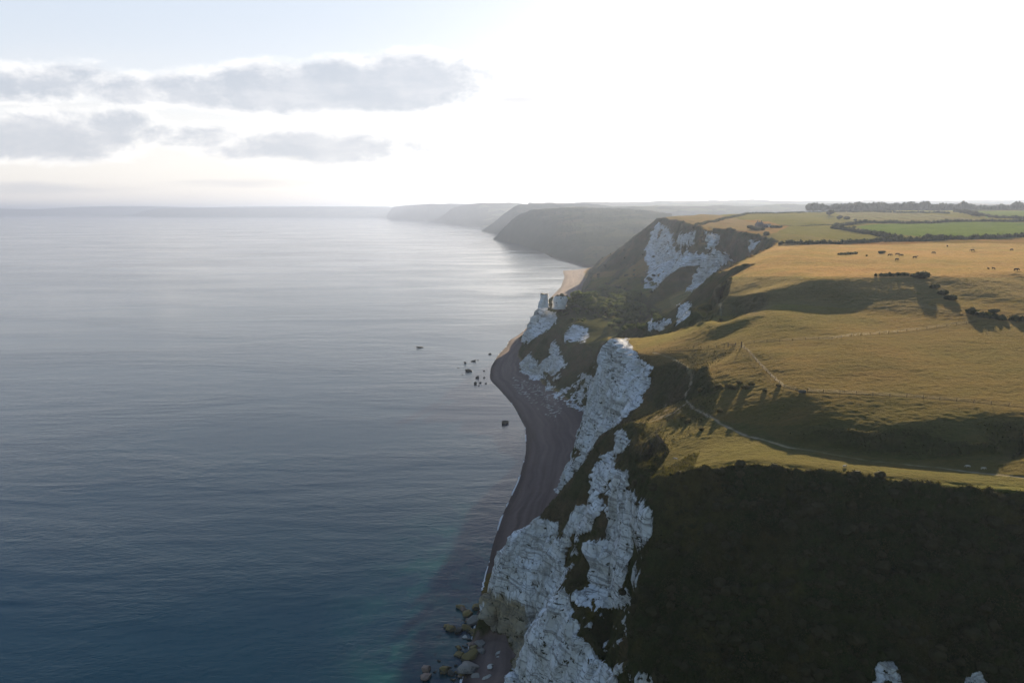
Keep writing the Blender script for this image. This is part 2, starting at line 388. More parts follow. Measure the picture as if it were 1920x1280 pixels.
# regions that the chalk shows in (picture outline, near and far limit of distance)
CH = [([(1140, 630), (1180, 636), (1192, 662), (1224, 688), (1216, 725), (1196, 765), (1160, 800), (1120, 840), (1100, 875), (1075, 912), (1050, 925), (1040, 920), (1085, 860), (1096, 790), (1110, 750), (1124, 690), (1135, 645)], 270, 480, 1.),
      ([(1150, 826), (1172, 808), (1190, 832), (1162, 852), (1148, 856)], 190, 270, .9),
      ([(1130, 850), (1158, 852), (1150, 900), (1126, 935), (1138, 960), (1100, 992), (1066, 1008), (1088, 960), (1108, 920), (1122, 880)], 190, 270, .75),
      ([(1160, 880), (1180, 890), (1200, 936), (1214, 950), (1226, 965), (1232, 1002), (1206, 1024), (1196, 1000), (1190, 1024), (1188, 1060), (1170, 1040), (1140, 1005), (1138, 960), (1150, 920)], 170, 260, 1.),
      ([(1106, 1020), (1140, 1008), (1162, 1028), (1188, 1050), (1180, 1090), (1184, 1145), (1164, 1120), (1130, 1104), (1104, 1104)], 170, 250, 1.),
      ([(1080, 1118), (1106, 1100), (1170, 1112), (1184, 1150), (1150, 1140), (1090, 1140)], 160, 250, .6),
      ([(935, 1008), (1000, 966), (1052, 984), (1062, 1050), (1078, 1104), (1060, 1125), (1040, 1156), (1006, 1196), (985, 1205), (968, 1185), (925, 1185), (900, 1150), (905, 1090)], 220, 300, 1.),
      ([(1060, 1105), (1082, 1150), (1090, 1190), (1120, 1240), (1150, 1262), (1180, 1300), (940, 1300), (955, 1250), (980, 1205), (1020, 1150)], 150, 245, 1.),
      ([(950, 1150), (1000, 1160), (1015, 1230), (975, 1245), (955, 1205)], 212, 290, 1.),
      ([(1090, 1150), (1180, 1150), (1200, 1300), (1120, 1240)], 150, 245, .32),
      ([(1000, 566), (1018, 566), (1030, 580), (1046, 590), (1044, 604), (1014, 628), (998, 640), (985, 640), (1000, 600)], 600, 900, .9),
      ([(1058, 622), (1078, 606), (1106, 622), (1094, 640), (1062, 640)], 560, 900, 1.), ([(1036, 636), (1052, 652), (1064, 684), (1040, 702), (1012, 702), (1030, 660)], 560, 900, .95),
      ([(975, 690), (1000, 660), (1030, 720), (1110, 780), (1060, 760)], 540, 900, .5), ([(1030, 700), (1110, 700), (1110, 780), (1050, 750)], 540, 760, .45),
      ([(1212, 470), (1238, 420), (1262, 432), (1268, 470), (1335, 478), (1348, 492), (1310, 525), (1290, 545), (1262, 522), (1240, 545), (1212, 545)], 850, 1500, .62),
      ([(1278, 440), (1304, 437), (1300, 458), (1278, 462)], 850, 1500, 1.), ([(1330, 433), (1352, 440), (1342, 466), (1322, 468)], 800, 1500, 1.),
      ([(1340, 468), (1372, 484), (1310, 540), (1284, 548), (1302, 515)], 700, 1300, .66), ([(1408, 455), (1424, 448), (1418, 465), (1408, 475)], 600, 1000, .8),
      ([(1275, 572), (1296, 570), (1290, 612), (1268, 617)], 380, 560, 1.), ([(1242, 600), (1264, 604), (1242, 620), (1234, 618)], 380, 580, .9), ([(1220, 598), (1232, 598), (1234, 620), (1222, 616)], 380, 600, .9),
      ([(1635, 1245), (1665, 1235), (1695, 1300), (1630, 1300)], 90, 200, .9), ([(1830, 1262), (1856, 1300), (1800, 1300)], 90, 200, .9), ([(1192, 1070), (1202, 1070), (1204, 1092), (1192, 1092)], 150, 260, .9), ([(1200, 1262), (1225, 1300), (1190, 1300)], 100, 230, .9)]
N3 = fbm(GX / 9, GY / 9, hb / 6, 5, 3); Nf = fbm(GX / 2.2, GY / 2.2, hb / 1.6, 3, 21)
Nfar = fbm(GX / 30, GY / 30, hb / 14, 5, 33)
Nfl = fbm((GX * .9 + GY * .4) / 14, (GY * .9 - GX * .4) / 14, hb / 60, 4, 35)
jit = np.where(GY > 600, Nfar * .6 + Nfl * 1.0, N3 * .7 + Nf * .4)
UJ = U + jit * 14 * np.clip(230 / GY, .75, 1.3); VJ = VV + Nf * 7 + fbm(GX / 7 + 50, GY / 7, hb / 7, 3, 8) * 8 * np.clip(250 / GY, .4, 1.2)
chalk = np.zeros(GX.shape)
for poly, d0, d1, amt in CH:
    m = (GY > d0) & (GY < d1); m2 = np.zeros(GX.shape, bool); m2[m] = poly_in(UJ[m], VJ[m], poly)
    nn = jit * .5 + Nf * .25
    chalk = np.maximum(chalk, m2 * sst(nn + amt * 1.2 - .45, .0, .18) * (1 - .22 * (GY > 700)))
chalk = np.maximum(chalk, sst(sl, 2.6, 3.6) * sst(N3, -.1, .2) * .9 * (GY < 600) * (U < 1150))
# rocks show mostly where it is steep; ledges carry grass
shd = np.full(GX.shape, 1e3); near_sh = GX < 260
shd[near_sh] = seg_dist(GX[near_sh], GY[near_sh], shore)
beach = sst(8.0 - hb, 0, 1.5) * (1 - sst(sl, .3, .6)) * (shd < 80 + GY * .02)
beach = np.maximum(beach, sst(5.5 - hb, 0, 1.2) * (1 - sst(sl, 1.3, 2.0)) * (shd < 80 + GY * .02))
beach *= 1 - chalk
chalk *= np.where((GY > 215) & (GY < 330), sst(hb, 2.5, 5), 1)
HT = hb
def height(x, y):
    s = np.clip((x / y - SS[0]) / (SS[1] - SS[0]), 0, len(SS) - 1.001); j = np.clip(math.log(y / DD[0]) / .00205, 0, len(DD) - 1.001)
    i0, j0 = int(s), int(j); a, b = s - i0, j - j0
    return float((HT[j0, i0] * (1 - a) + HT[j0, i0 + 1] * a) * (1 - b) + (HT[j0 + 1, i0] * (1 - a) + HT[j0 + 1, i0 + 1] * a) * b)
def ground_at(u, v, lo=100, hi=1990):
    """first terrain point the photo shows at (u,v), by marching the ray over the height field"""
    d = pix_dir(u, v); D = lo
    while D < hi:
        k = D / d.y; x = d.x * k; z = H + d.z * k
        if height(x, D) >= z:
            a, b = D - D * .004, D
            for _ in range(8):
                mth = (a + b) / 2; k = mth / d.y
                if height(d.x * k, mth) >= H + d.z * k: b = mth
                else: a = mth
            k = b / d.y; return (d.x * k, b, height(d.x * k, b))
        D *= 1.004
    return None
path_pts = [[ground_at(*q[:2]) for q in [(1225, 659, 105.5), (1262, 671, 106), (1288, 688, 106), (1298, 706, 105.5), (1292, 730, 104), (1283, 748, 102), (1300, 768, 103), (1350, 792, 103.8), (1400, 816, 103.5), (1480, 838, 103), (1620, 862, 102.6), (1760, 876, 102.5), (1920, 893, 102)]],
            [ground_at(*q[:2]) for q in [(1150, 806, 86), (1180, 795, 92), (1215, 792, 96.5), (1262, 776, 100), (1285, 757, 102)]],
            [ground_at(*q[:2]) for q in [(1352, 592, 121), (1344, 575, 124), (1340, 555, 127), (1350, 540, 129), (1358, 530, 131)]]]
pd = np.minimum.reduce([seg_dist(GX, GY, p) for p in path_pts])
path = (1 - sst(pd + .5 * Nf, .12, .62)) * (.35 + .65 * sst(fbm(GX / 12, GY / 12, None, 2, 66), -.35, .1))
path[GY > 480] = 0
sheep = [[ground_at(*q[:2]) for q in [(1225, 658, 106), (1390, 649, 114), (1560, 637, 118.4), (1700, 622, 120.5), (1830, 603, 122)]],
         [ground_at(*q[:2]) for q in [(1390, 650, 114), (1430, 690, 112.5), (1470, 727, 111), (1505, 735, 112.5), (1700, 745, 112), (1920, 764, 113)]]]
trod = np.minimum.reduce([seg_dist(GX, GY, p) for p in sheep])
# displacement -------------------------------------------------------------
vegsteep = sst(sl, .35, .8) * (1 - chalk) * (1 - beach)
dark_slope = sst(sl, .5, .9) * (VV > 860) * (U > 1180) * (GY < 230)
near = np.clip(1.4 - GY / 900, .0, 1)
h = hb.copy()
h += (fbm(GX / 40, GY / 40, None, 3, 5) * .9) * (1 - beach) * sst(shd, 20, 60) * np.clip(GY / 300, .3, 2.5)
bill = 1 - np.abs(fbm(GX / 3.4, GY / 3.4, hb / 3.4, 3, 40)) * 2.4
h += dark_slope * (1 - np.abs(fbm(GX / 7, GY / 7, hb / 7, 3, 48)) * 3) * 1.3
h += vegsteep * (bill * .9 + fbm(GX / 14, GY / 14, hb / 14, 3, 44) * 2.2) * np.where(GY > 500, 1.8, 1)
tuss = fbm(GX / 1.6, GY / 1.1, None, 3, 60)
flat = (1 - sst(sl, .3, .6)) * (1 - beach) * (1 - chalk)
h += flat * (tuss * .13 + fbm(GX / 6, GY / 2.6, None, 3, 63) * .10) * sst(trod, .5, 2) * (1 - path) * np.clip(GY / 250, 1, 2.2)
h -= flat * .10 * (1 - sst(trod, .2, .9))
h -= path * .12
berm = .55 * fbm(shd / 4.5 + 1.2 * fbm(GX / 28, GY / 28, None, 2, 9), GY / 150, None, 3, 18) + .05 * Nf
h += beach * berm * sst(hb, .1, .8)
# rock relief goes along the horizontal normal, so the faces get flutes and ledges
nx, ny = -gx_ / np.maximum(sl, 1e-3), -gy_ / np.maximum(sl, 1e-3)
flute = .35 - 1.25 * np.abs(fbm((GX * .8 + GY * .6) / 6, (GX * .6 - GY * .8) / 6, hb / 34, 4, 70))
ledge = fbm(GX / 22, GY / 22, (hb + .12 * GX) / 1.9, 3, 75) + .5 * np.sign(fbm(GX / 30, GY / 30, (hb + .12 * GX) / 5.2, 2, 78))
rock = np.clip(chalk + .5 * steep * (sl > .9), 0, 1) * (1 - beach) * sst(sl, .6, 1.2)
amp = rock * (flute * 6.0 * np.clip(GY / 300, .8, 3.0) + ledge * .9 + Nf * .4) + chalk * rock * .9
GXd = GX + nx * amp; GYd = GY + ny * amp
h += rock * fbm(GX / 5, GY / 5, None, 3, 77) * .7
HT = h
# ------------------------------------------------------------------ ground colours (base colours per region; the valley band has shade mixed in)
def region_colour():
    col = np.zeros(GX.shape + (3,)); u, v = uv_of(GX, GY, hb)
    col[:] = (.130, .098, .021)
    big = fbm(GX / 60, GY / 60, None, 4, 90)[..., None]; mid = fbm(GX / 13, GY / 9, None, 4, 93)[..., None]
    green = np.array((.060, .085, .018)); straw = np.array((.20, .118, .042)); rust = np.array((.125, .072, .028))
    col = col + (straw - green) * .40 * np.clip(big * 1.3 + mid * .8, -1, 1)
    def poly(pl, c, k=1.0, lo=100, hi=2500, soft=0):
        m = poly_in(u + (mid[..., 0] * soft), v, pl) & (GY > lo) & (GY < hi)
        col[m] = col[m] * (1 - k) + np.array(c) * k
    m = (v < 520) & (GY > 330)
    col[m] = (straw * 1.02 + (rust - green) * .35 * mid + (straw - green) * .45 * big)[m]
    poly([(1420, 452), (1480, 425), (1420, 412), (1240, 412), (1230, 395), (1600, 390), (2600, 380), (2600, 440), (1920, 445), (1760, 452), (1620, 456), (1480, 460)], (.105, .115, .026), .85, 700)
    poly([(1230, 400), (1340, 400), (1420, 420), (1440, 436), (1380, 432), (1240, 415)], (.19, .14, .075), .85, 900, 2500, 6)
    poly([(1250, 438), (1500, 438), (1620, 456), (1470, 460)], (.16, .125, .055), .5, 650, 1200, 30)
    poly([(1562, 397), (1700, 397), (1838, 412), (1760, 417), (1640, 419), (1600, 417)], (.13, .125, .065), .9, 900)
    poly([(1600, 424), (1700, 418), (2600, 412), (2600, 443), (1800, 446), (1680, 441), (1620, 432)], (.070, .125, .016), .95, 700)
    poly([(1660, 391), (1790, 392), (1800, 396.5), (1660, 396)], (.14, .17, .045), .9, 1200); poly([(1830, 396), (2600, 394), (2600, 411), (1850, 408)], (.075, .125, .02), .95, 1000)
    # stubble rows
    m = poly_in(u, v, [(1562, 397), (1700, 397), (1838, 412), (1760, 417), (1640, 419), (1600, 417)]) & (GY > 900)
    rows = np.sin((GX * .93 + GY * .25) * .30)[..., None]
    col[m] = (col * (1 + .30 * rows))[m]
    poly([(1195, 905), (1190, 800), (1330, 780), (1450, 812), (1560, 860), (1700, 880), (1920, 890), (2600, 900), (2600, 1000), (1900, 930), (1500, 890), (1300, 892)], (.085, .098, .022), .75, 130, 260, 25)
    poly([(1330, 785), (1440, 798), (1920, 782), (1920, 862), (1700, 862), (1500, 845), (1400, 820)], (.060, .072, .020), .5, 150, 260, 15)  # shade of the valley band, painted into the grass colour at part strength
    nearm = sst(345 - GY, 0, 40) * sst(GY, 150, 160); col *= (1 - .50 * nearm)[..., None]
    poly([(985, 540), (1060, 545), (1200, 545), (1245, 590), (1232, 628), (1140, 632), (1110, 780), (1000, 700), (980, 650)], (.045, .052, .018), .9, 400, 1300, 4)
    # scrub and rough growth on the steep ground
    veg = np.array((.040, .046, .018)); dry = np.array((.075, .058, .034))
    vs = (vegsteep * (1 - .2 * sst(mid[..., 0], 0, .4)))[..., None]
    vcol = veg + (dry - veg) * sst(fbm(GX / 16, GY / 16, hb / 10, 4, 97), -.25, .35)[..., None]
    col = col * (1 - vs) + vcol * vs
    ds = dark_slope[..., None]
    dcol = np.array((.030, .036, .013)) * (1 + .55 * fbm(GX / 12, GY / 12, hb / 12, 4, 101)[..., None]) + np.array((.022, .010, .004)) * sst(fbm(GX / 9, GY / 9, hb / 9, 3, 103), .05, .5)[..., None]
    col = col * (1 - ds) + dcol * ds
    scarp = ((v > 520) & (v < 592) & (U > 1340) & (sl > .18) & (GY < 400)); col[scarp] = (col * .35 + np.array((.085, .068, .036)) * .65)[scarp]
    td = (1 - sst(trod, .2, .9))[..., None]; col = col * (1 - .5 * td)
    b = beach[..., None]; sand = np.array((.150, .110, .094)) * (1 + .42 * fbm(shd / 2.6 + 1.2 * fbm(GX / 28, GY / 28, None, 2, 9), GY / 120, None, 4, 19) + .16 * fbm(GX / 50, GY / 50, hb * 1.5, 4, 12) + .10 * Nf)[..., None]
    wet = (1 - sst(hb, .1, 1.1))[..., None]; sand = sand * (1 - .5 * wet)
    col = col * (1 - b) + sand * b
    p = path[..., None]; col = col * (1 - p) + np.array((.26, .22, .165)) * p
    scree = (sst(fbm(GX / 2.0, GY / 2.0, hb / 2, 3, 111), .22, .4) * beach * poly_in(u, v, [(960, 700), (1010, 720), (1060, 760), (1040, 790), (1000, 760), (960, 725)]))[..., None]
    col = col * (1 - scree) + np.array((.38, .37, .34)) * scree
    pale = (sst(fbm(GX / 3, GY / 3, hb / 3, 3, 115), -.1, .3) * poly_in(UJ, VJ, [(1222, 788), (1255, 755), (1285, 752), (1275, 770), (1240, 785)]))[..., None] * .7
    col = col * (1 - pale) + np.array((.22, .18, .14)) * pale
    low = (poly_in(UJ, VJ, [(915, 1100), (945, 1110), (985, 1125), (988, 1190), (1000, 1200), (1000, 1250), (960, 1250), (900, 1200)]) & (GY > 225) & (GY < 290))
    return np.clip(col, .005, 1), low
COL, LOWROCK = region_colour()

def ground_material():
    m = bpy.data.materials.new('land'); m.use_nodes = True; t = NT(m.node_tree)
    bs = m.node_tree.nodes['Principled BSDF']; bs.inputs['Roughness'].default_value = 1; bs.inputs['Specular IOR Level'].default_value = .0
    ac = t.node('ShaderNodeAttribute', attribute_name='tint').outputs['Color']
    mn = t.node('ShaderNodeAttribute', attribute_name='mask'); mk = mn.outputs['Color']; dryg = mn.outputs['Alpha']
    sm = t.node('ShaderNodeSeparateColor'); t.l.new(mk, sm.inputs[0]); ch, bc, lw = sm.outputs
    geo = t.node('ShaderNodeNewGeometry'); pos = geo.outputs['Position']
    x, y, z = t.sep(pos)
    rag = t.m('ADD', t.noise(pos, .35, 6, .7), t.m('MULTIPLY', t.noise(pos, .05, 4, .6), .8))
    ch = t.m('MULTIPLY', t.ss(t.m('ADD', ch, t.m('MULTIPLY', t.m('SUBTRACT', rag, .88), 1.5)), .38, .55), t.ss(ch, .02, .12))
    fine = t.noise(t.vscale(pos, (1, .8, 1)), .9, 6, .65)
    fine2 = t.noise(t.vscale(pos, (.35, 1.0, 1)), .35, 5, .6)
    grass = t.mix(1, ac, t.mix(fine, (.30, .34, .30), (1.70, 1.66, 1.6)), 'MULTIPLY')
    gp = t.noise(t.vscale(pos, (.5, 1.0, 1)), .045, 5, .65)
    grass = t.mix(t.m('MULTIPLY', t.ss(gp, .45, .62), .45), grass, t.mix(1, grass, (.55, .76, .5), 'MULTIPLY'))
    grass = t.mix(t.m('MULTIPLY', t.ss(fine2, .45, .68), .35), grass, t.mix(1, ac, (1.7, 1.45, 1.2), 'MULTIPLY'))
    # chalk with bedding lines, joints, stains and plant tufts
    wob = t.noise(pos, .06, 3, .5)
    bedc = t.m('ADD', t.m('ADD', z, t.m('MULTIPLY', x, .10)), t.m('MULTIPLY', wob, 6.0))
    bed = t.noise(t.comb(t.m('MULTIPLY', x, .05), t.m('MULTIPLY', y, .05), bedc), .95, 4, .7)
    joint = t.noise(t.comb(t.m('MULTIPLY', x, .9), t.m('MULTIPLY', y, .9), t.m('MULTIPLY', z, .12)), .75, 4, .65)
    stain = t.noise(t.vscale(pos, (1, 1, .35)), .14, 5, .6)
    cc = t.mix(t.ss(stain, .35, .7), (.78, .79, .80), (.60, .59, .55))
    cc = t.mix(t.m('MULTIPLY', t.ss(bed, .52, .585), .68), cc, (.20, .195, .18))
    cc = t.mix(t.m('MULTIPLY', t.ss(joint, .57, .66), .38), cc, (.19, .185, .17))
    tan = t.mix(t.ss(bed, .4, .6), (.36, .30, .19), (.24, .21, .15))
    cc = t.mix(lw, cc, tan)
    vo = t.node('ShaderNodeTexVoronoi', feature='DISTANCE_TO_EDGE'); vo.inputs['Scale'].default_value = .30
    wv = t.node('ShaderNodeVectorMath', operation='ADD'); t.l.new(t.vscale(pos, (1, 1, .38)), wv.inputs[0])
    nv = t.node('ShaderNodeTexNoise'); nv.inputs['Scale'].default_value = .35; nv.inputs['Detail'].default_value = 4; t.l.new(pos, nv.inputs['Vector'])
    sv = t.node('ShaderNodeVectorMath', operation='SCALE'); t.l.new(nv.outputs['Color'], sv.inputs[0]); sv.inputs['Scale'].default_value = 3.4
    t.l.new(sv.outputs[0], wv.inputs[1]); t.l.new(wv.outputs[0], vo.inputs['Vector'])
    crack = t.ss(vo.outputs['Distance'], .055, .0)
    cc = t.mix(t.m('MULTIPLY', crack, .34), cc, (.13, .125, .11))
    cc = t.mix(t.m('MULTIPLY', t.ss(t.noise(pos, .05, 5, .65), .48, .66), .4), cc, (.36, .345, .30))
    shelf = t.noise(t.comb(t.m('MULTIPLY', x, .22), t.m('MULTIPLY', y, .22), t.m('MULTIPLY', bedc, .75)), .6, 5, .65)
    cc = t.mix(t.ss(shelf, .62, .655), cc, (.055, .052, .028))
    tuft = t.noise(pos, .42, 6, .72)
    cc = t.mix(t.ss(tuft, .595, .63), cc, (.045, .045, .022))
    beachc = t.mix(1, ac, t.mix(t.noise(pos, 1.6, 6, .7), (.75, .75, .76), (1.25, 1.25, 1.25)), 'MULTIPLY')
    base = t.mix(bc, grass, beachc)
    base = t.mix(ch, base, cc)
    t.l.new(base, bs.inputs['Base Color'])
    t.l.new(t.m('MULTIPLY', t.m('SUBTRACT', 1.0, ch), t.m('MULTIPLY', dryg, .17)), bs.inputs['Sheen Weight']); bs.inputs['Sheen Tint'].default_value = (1, .80, .42, 1); bs.inputs['Sheen Roughness'].default_value = .5
    t.l.new(t.mr(bc, 0, 1, .0, .10), bs.inputs['Specular IOR Level'])
    b1 = t.node('ShaderNodeBump'); b1.inputs['Distance'].default_value = 1.0
    hgt = t.m('ADD', t.m('MULTIPLY', t.noise(pos, .8, 6, .7), .5), t.m('MULTIPLY', t.noise(t.vscale(pos, (1, 1, 1)), 2.6, 4, .65), .16))
    hr = t.m('SUBTRACT', t.m('ADD', t.m('MULTIPLY', bed, 1.2), t.m('MULTIPLY', joint, .6)), t.m('MULTIPLY', crack, .35))
    hh = t.node('ShaderNodeMix', data_type='FLOAT'); t.l.new(ch, hh.inputs[0]); t.l.new(hgt, hh.inputs[2]); t.l.new(hr, hh.inputs[3])
    t.l.new(hh.outputs[0], b1.inputs['Height']); b1.inputs['Strength'].default_value = .8
    t.l.new(t.mr(bc, 0, 1, .9, .4), b1.inputs['Strength'])
    t.l.new(b1.outputs[0], bs.inputs['Normal'])
    return m
LAND = ground_material()

def build_ground():
    nr, nc = GX.shape
    P = np.stack([GXd, GYd, HT], -1).reshape(-1, 3)
    idx = np.arange(nr * nc).reshape(nr, nc)
    Q = np.stack([idx[:-1, :-1], idx[:-1, 1:], idx[1:, 1:], idx[1:, :-1]], -1).reshape(-1, 4)
    zmax = HT.reshape(-1)[Q].max(1); keep = zmax > -1.5
    cls = np.zeros(nr * nc, int)      # 0 ground 1 cliff 2 beach 3 path
    cls[((chalk > .4) | (sl > 1.0)).reshape(-1)] = 1; cls[(beach > .5).reshape(-1)] = 2; cls[(path > .5).reshape(-1)] = 3
    Q = Q[keep]; fc = cls[Q[:, 0]]
    rgba = np.concatenate([COL.reshape(-1, 3), np.ones((nr * nc, 1))], 1).astype(np.float32)
    dryg = (1 - beach) * (1 - .85 * vegsteep) * (1 - .85 * (poly_in(U, VV, [(960, 470), (1240, 470), (1262, 600), (1232, 628), (1140, 632), (1110, 780), (1000, 700), (960, 650)]) & (GY > 400)))
    dryg = dryg * (1 - .8 * ((VV < 458) & (GY > 640))) 
    mask = np.stack([chalk, beach, LOWROCK * 1.0, dryg], -1).reshape(-1, 4).astype(np.float32)
    for c, nm in enumerate(['ground', 'cliff', 'beach', 'path']):
        q = Q[fc == c]
        if not len(q): continue
        ids, inv = np.unique(q, return_inverse=True)
        me = mesh_np(nm, P[ids], inv.reshape(-1, 4))
        for an, arr in (('tint', rgba), ('mask', mask)):
            a = me.attributes.new(an, 'FLOAT_COLOR', 'POINT'); a.data.foreach_set('color', arr[ids].ravel())
        tag(obj(nm, me, LAND), kind='structure')
build_ground()

# ------------------------------------------------------------------ far hills and sea
def hill_material(name, woods, field, field2, scale):
    m = bpy.data.materials.new(name); m.use_nodes = True; t = NT(m.node_tree)
    bs = m.node_tree.nodes['Principled BSDF']; bs.inputs['Roughness'].default_value = 1; bs.inputs['Specular IOR Level'].default_value = .0
    geo = t.node('ShaderNodeNewGeometry'); pos = geo.outputs['Position']
    vo = t.node('ShaderNodeTexVoronoi'); vo.inputs['Scale'].default_value = scale; t.l.new(t.vscale(pos, (1, .8, 0)), vo.inputs['Vector'])
    vs = t.node('ShaderNodeSeparateColor'); t.l.new(vo.outputs['Color'], vs.inputs[0])
    n = t.noise(pos, scale * .45, 5, .6); nz = t.sep(geo.outputs['Normal'])[2]
    isf = t.m('MULTIPLY', t.ss(t.m('ADD', vs.outputs[0], t.m('MULTIPLY', n, .9)), .98, 1.02), t.ss(nz, .93, .97))
    fc = t.mix(vs.outputs[1], field, field2)
    wc = t.mix(t.noise(pos, .02, 5, .7), tuple(c * .6 for c in woods), tuple(c * 1.5 for c in woods))
    t.l.new(t.mix(isf, wc, fc), bs.inputs['Base Color'])
    return m
HM = hill_material('far_country', (.045, .05, .022), (.10, .09, .045), (.06, .075, .03), .0045)
HW = hill_material('wooded_cliffs', (.035, .042, .022), (.055, .055, .03), (.045, .055, .025), .009)
def ridge(name, rows, nu=300, amp=6, rough=30, mat=HM):
    """rows: cross sections front to back, each a list of (u, D, z) knots"""
    u0 = max(r[0][0] for r in rows); u1 = min(r[-1][0] for r in rows)
    us = np.linspace(u0, u1, nu); P = []
    ctrl = [(np.interp(us, [q[0] for q in r], [q[1] for q in r]), np.interp(us, [q[0] for q in r], [q[2] for q in r])) for r in rows]
    K = 44
    def smo(a): kk = np.ones(15) / 15; return np.convolve(np.pad(a, 7, mode='edge'), kk, 'valid')
    ctrl = [(smo(a), smo(b)) for a, b in ctrl]
    for i in range(len(ctrl) - 1):
        for k in range(K if i < len(ctrl) - 2 else K + 1):
            a = k / K; D = ctrl[i][0] * (1 - a) + ctrl[i + 1][0] * a; z = ctrl[i][1] * (1 - a) + ctrl[i + 1][1] * a
            x = (us - 960) / F * (D * cp + (H - z) * sp)
            n = fbm(x / (rough * 8), D / (rough * 8), None, 4, 5) * 1.6 + fbm(x / rough, D / rough, None, 3, 9) * .5
            zz = z + n * amp * np.clip(z / 40, 0, 1)
            P.append(np.stack([x, D, zz], -1))
    P = np.array(P); nr, nc = P.shape[:2]
    idx = np.arange(nr * nc).reshape(nr, nc); Q = np.stack([idx[:-1, :-1], idx[:-1, 1:], idx[1:, 1:], idx[1:, :-1]], -1).reshape(-1, 4)
    me = mesh_np(name, P.reshape(-1, 3), Q)
    return tag(obj(name, me, mat), kind='structure')
def top(u, v, D): return (u, D, T(u, v, D)[2])
def shift(r, d, dz=None, z=None): return [(q[0], q[1] + d, (q[2] + (dz or 0)) if z is None else z) for q in r]
# right-hand plateau beyond the fields, inland ridges
r1 = [top(1490, 412, 1960), top(1540, 397, 1960), top(1920, 395, 1960), top(2500, 394, 1960)]
ridge('hills', [r1, [top(1490, 405, 2300), top(1540, 394, 2300), top(1920, 391, 2300), top(2500, 390, 2300)], [top(1490, 410, 2900), top(1540, 400, 2900), top(1920, 398, 2900), top(2500, 398, 2900)]], 200, 3)
ri = [top(990, 400, 5200), top(1060, 387, 5200), top(1150, 388, 5200), top(1240, 387, 5200), top(1330, 386.5, 5200), top(1500, 383, 5200), top(1700, 381, 5200), top(1920, 382, 5200), top(2500, 383, 5200)]
ridge('hills', [[(q[0], 4350, 20) for q in ri], [(q[0], 4800, T(q[0], 396, 4800)[2]) for q in ri], ri, shift(ri, 1200, -90)], 500, 7, 28)
rj = [top(990, 380, 8600), top(1080, 380, 8600), top(1200, 379.5, 8600), top(1290, 376, 8600), top(1400, 374.5, 8600), top(1500, 376, 8600), top(1700, 376, 8600), top(1920, 375, 8600), top(2500, 375, 8600)]
ridge('hills', [shift(rj, -2600, -120), rj, shift(rj, 1500, -100)], 500, 9, 40)
# headlands along the bay
ra = [(925, 4250, 2), top(945, 426, 4150), top(970, 406, 4050), top(1000, 393, 4000), top(1060, 389, 4000), top(1130, 391, 3900), top(1200, 394, 3700), top(1260, 400, 3500)]
fa = [(925, 4200, -2), (945, 4080, -2), (970, 3650, -2), (1000, 3150, -2), (1040, 2480, 3), (1095, 2150, 6), (1160, 2050, 15), (1260, 2040, 40)]
ma = [(925, 4225, 0), (945, 4110, 25), (970, 3800, 50), (1000, 3500, 75), (1040, 2950, 60), (1095, 2600, 60), (1160, 2500, 70), (1260, 2500, 90)]
ridge('hills', [fa, ma, ra, shift(ra, 700, -60)], 400, 8, 22, HW)
rb = [(903, 6000, 2), top(925, 420, 6000), top(945, 402, 6000), top(970, 385, 6000), top(1000, 382, 6000), top(1080, 382, 6000), top(1200, 392, 6000)]
fb = [(903, 5900, -3), (925, 5500, -2), (945, 5000, 0), (970, 4900, 20), (1000, 4900, 40), (1080, 4900, 60), (1200, 4900, 60)]
ridge('hills', [fb, rb, shift(rb, 900, -80)], 300, 9, 28, HW)
rc = [(812, 11500, 2), top(832, 403, 11000), top(850, 388, 10500), top(900, 380.5, 10000), top(960, 380, 10000), top(1060, 390, 10000)]
fc_ = [(812, 11300, -3), (832, 10400, -3), (850, 9300, -3), (900, 7600, -2), (960, 7300, 20), (1060, 7300, 40)]
ridge('hills', [fc_, rc, shift(rc, 1500, -100)], 260, 10, 45)
rd = [(725, 16500, 2), top(733, 389, 16500), top(760, 385, 16000), top(800, 382.5, 13500), top(850, 382, 12500), top(900, 382, 12500), top(960, 382, 12500)]
fd = [(725, 16300, -3), (733, 15900, -3), (760, 15000, -3), (800, 12500, -3), (850, 11500, -3), (900, 11000, -3), (960, 11000, 0)]
ridge('hills', [fd, rd, shift(rd, 2000, -100)], 260, 10, 60)
re_ = [(178, 25000, 5), (250, 25000, 22), top(256, 399, 24500), top(290, 391, 24000), top(400, 389.5, 24000), top(520, 390, 23500), top(560, 387.5, 23000), top(640, 387, 22500), top(720, 388.5, 21500), top(790, 388, 21000)]
fe = [(q[0], q[1] - 2000, -3) for q in re_]
ridge('hills', [fe, re_, shift(re_, 2500, -100)], 400, 9, 90)
rf = [top(-500, 389, 28500), top(-60, 389.5, 28500), top(0, 391, 28500), top(60, 392.5, 28500), top(130, 389, 28500), top(200, 386.5, 28500), top(300, 387, 28500), top(370, 389, 28500), top(450, 387.5, 28500), top(520, 386.5, 28500), top(600, 387, 28500), top(730, 387, 28500)]
ridge('hills', [shift(rf, -1500, z=-3), rf, shift(rf, 2500, -150)], 300, 7, 150)

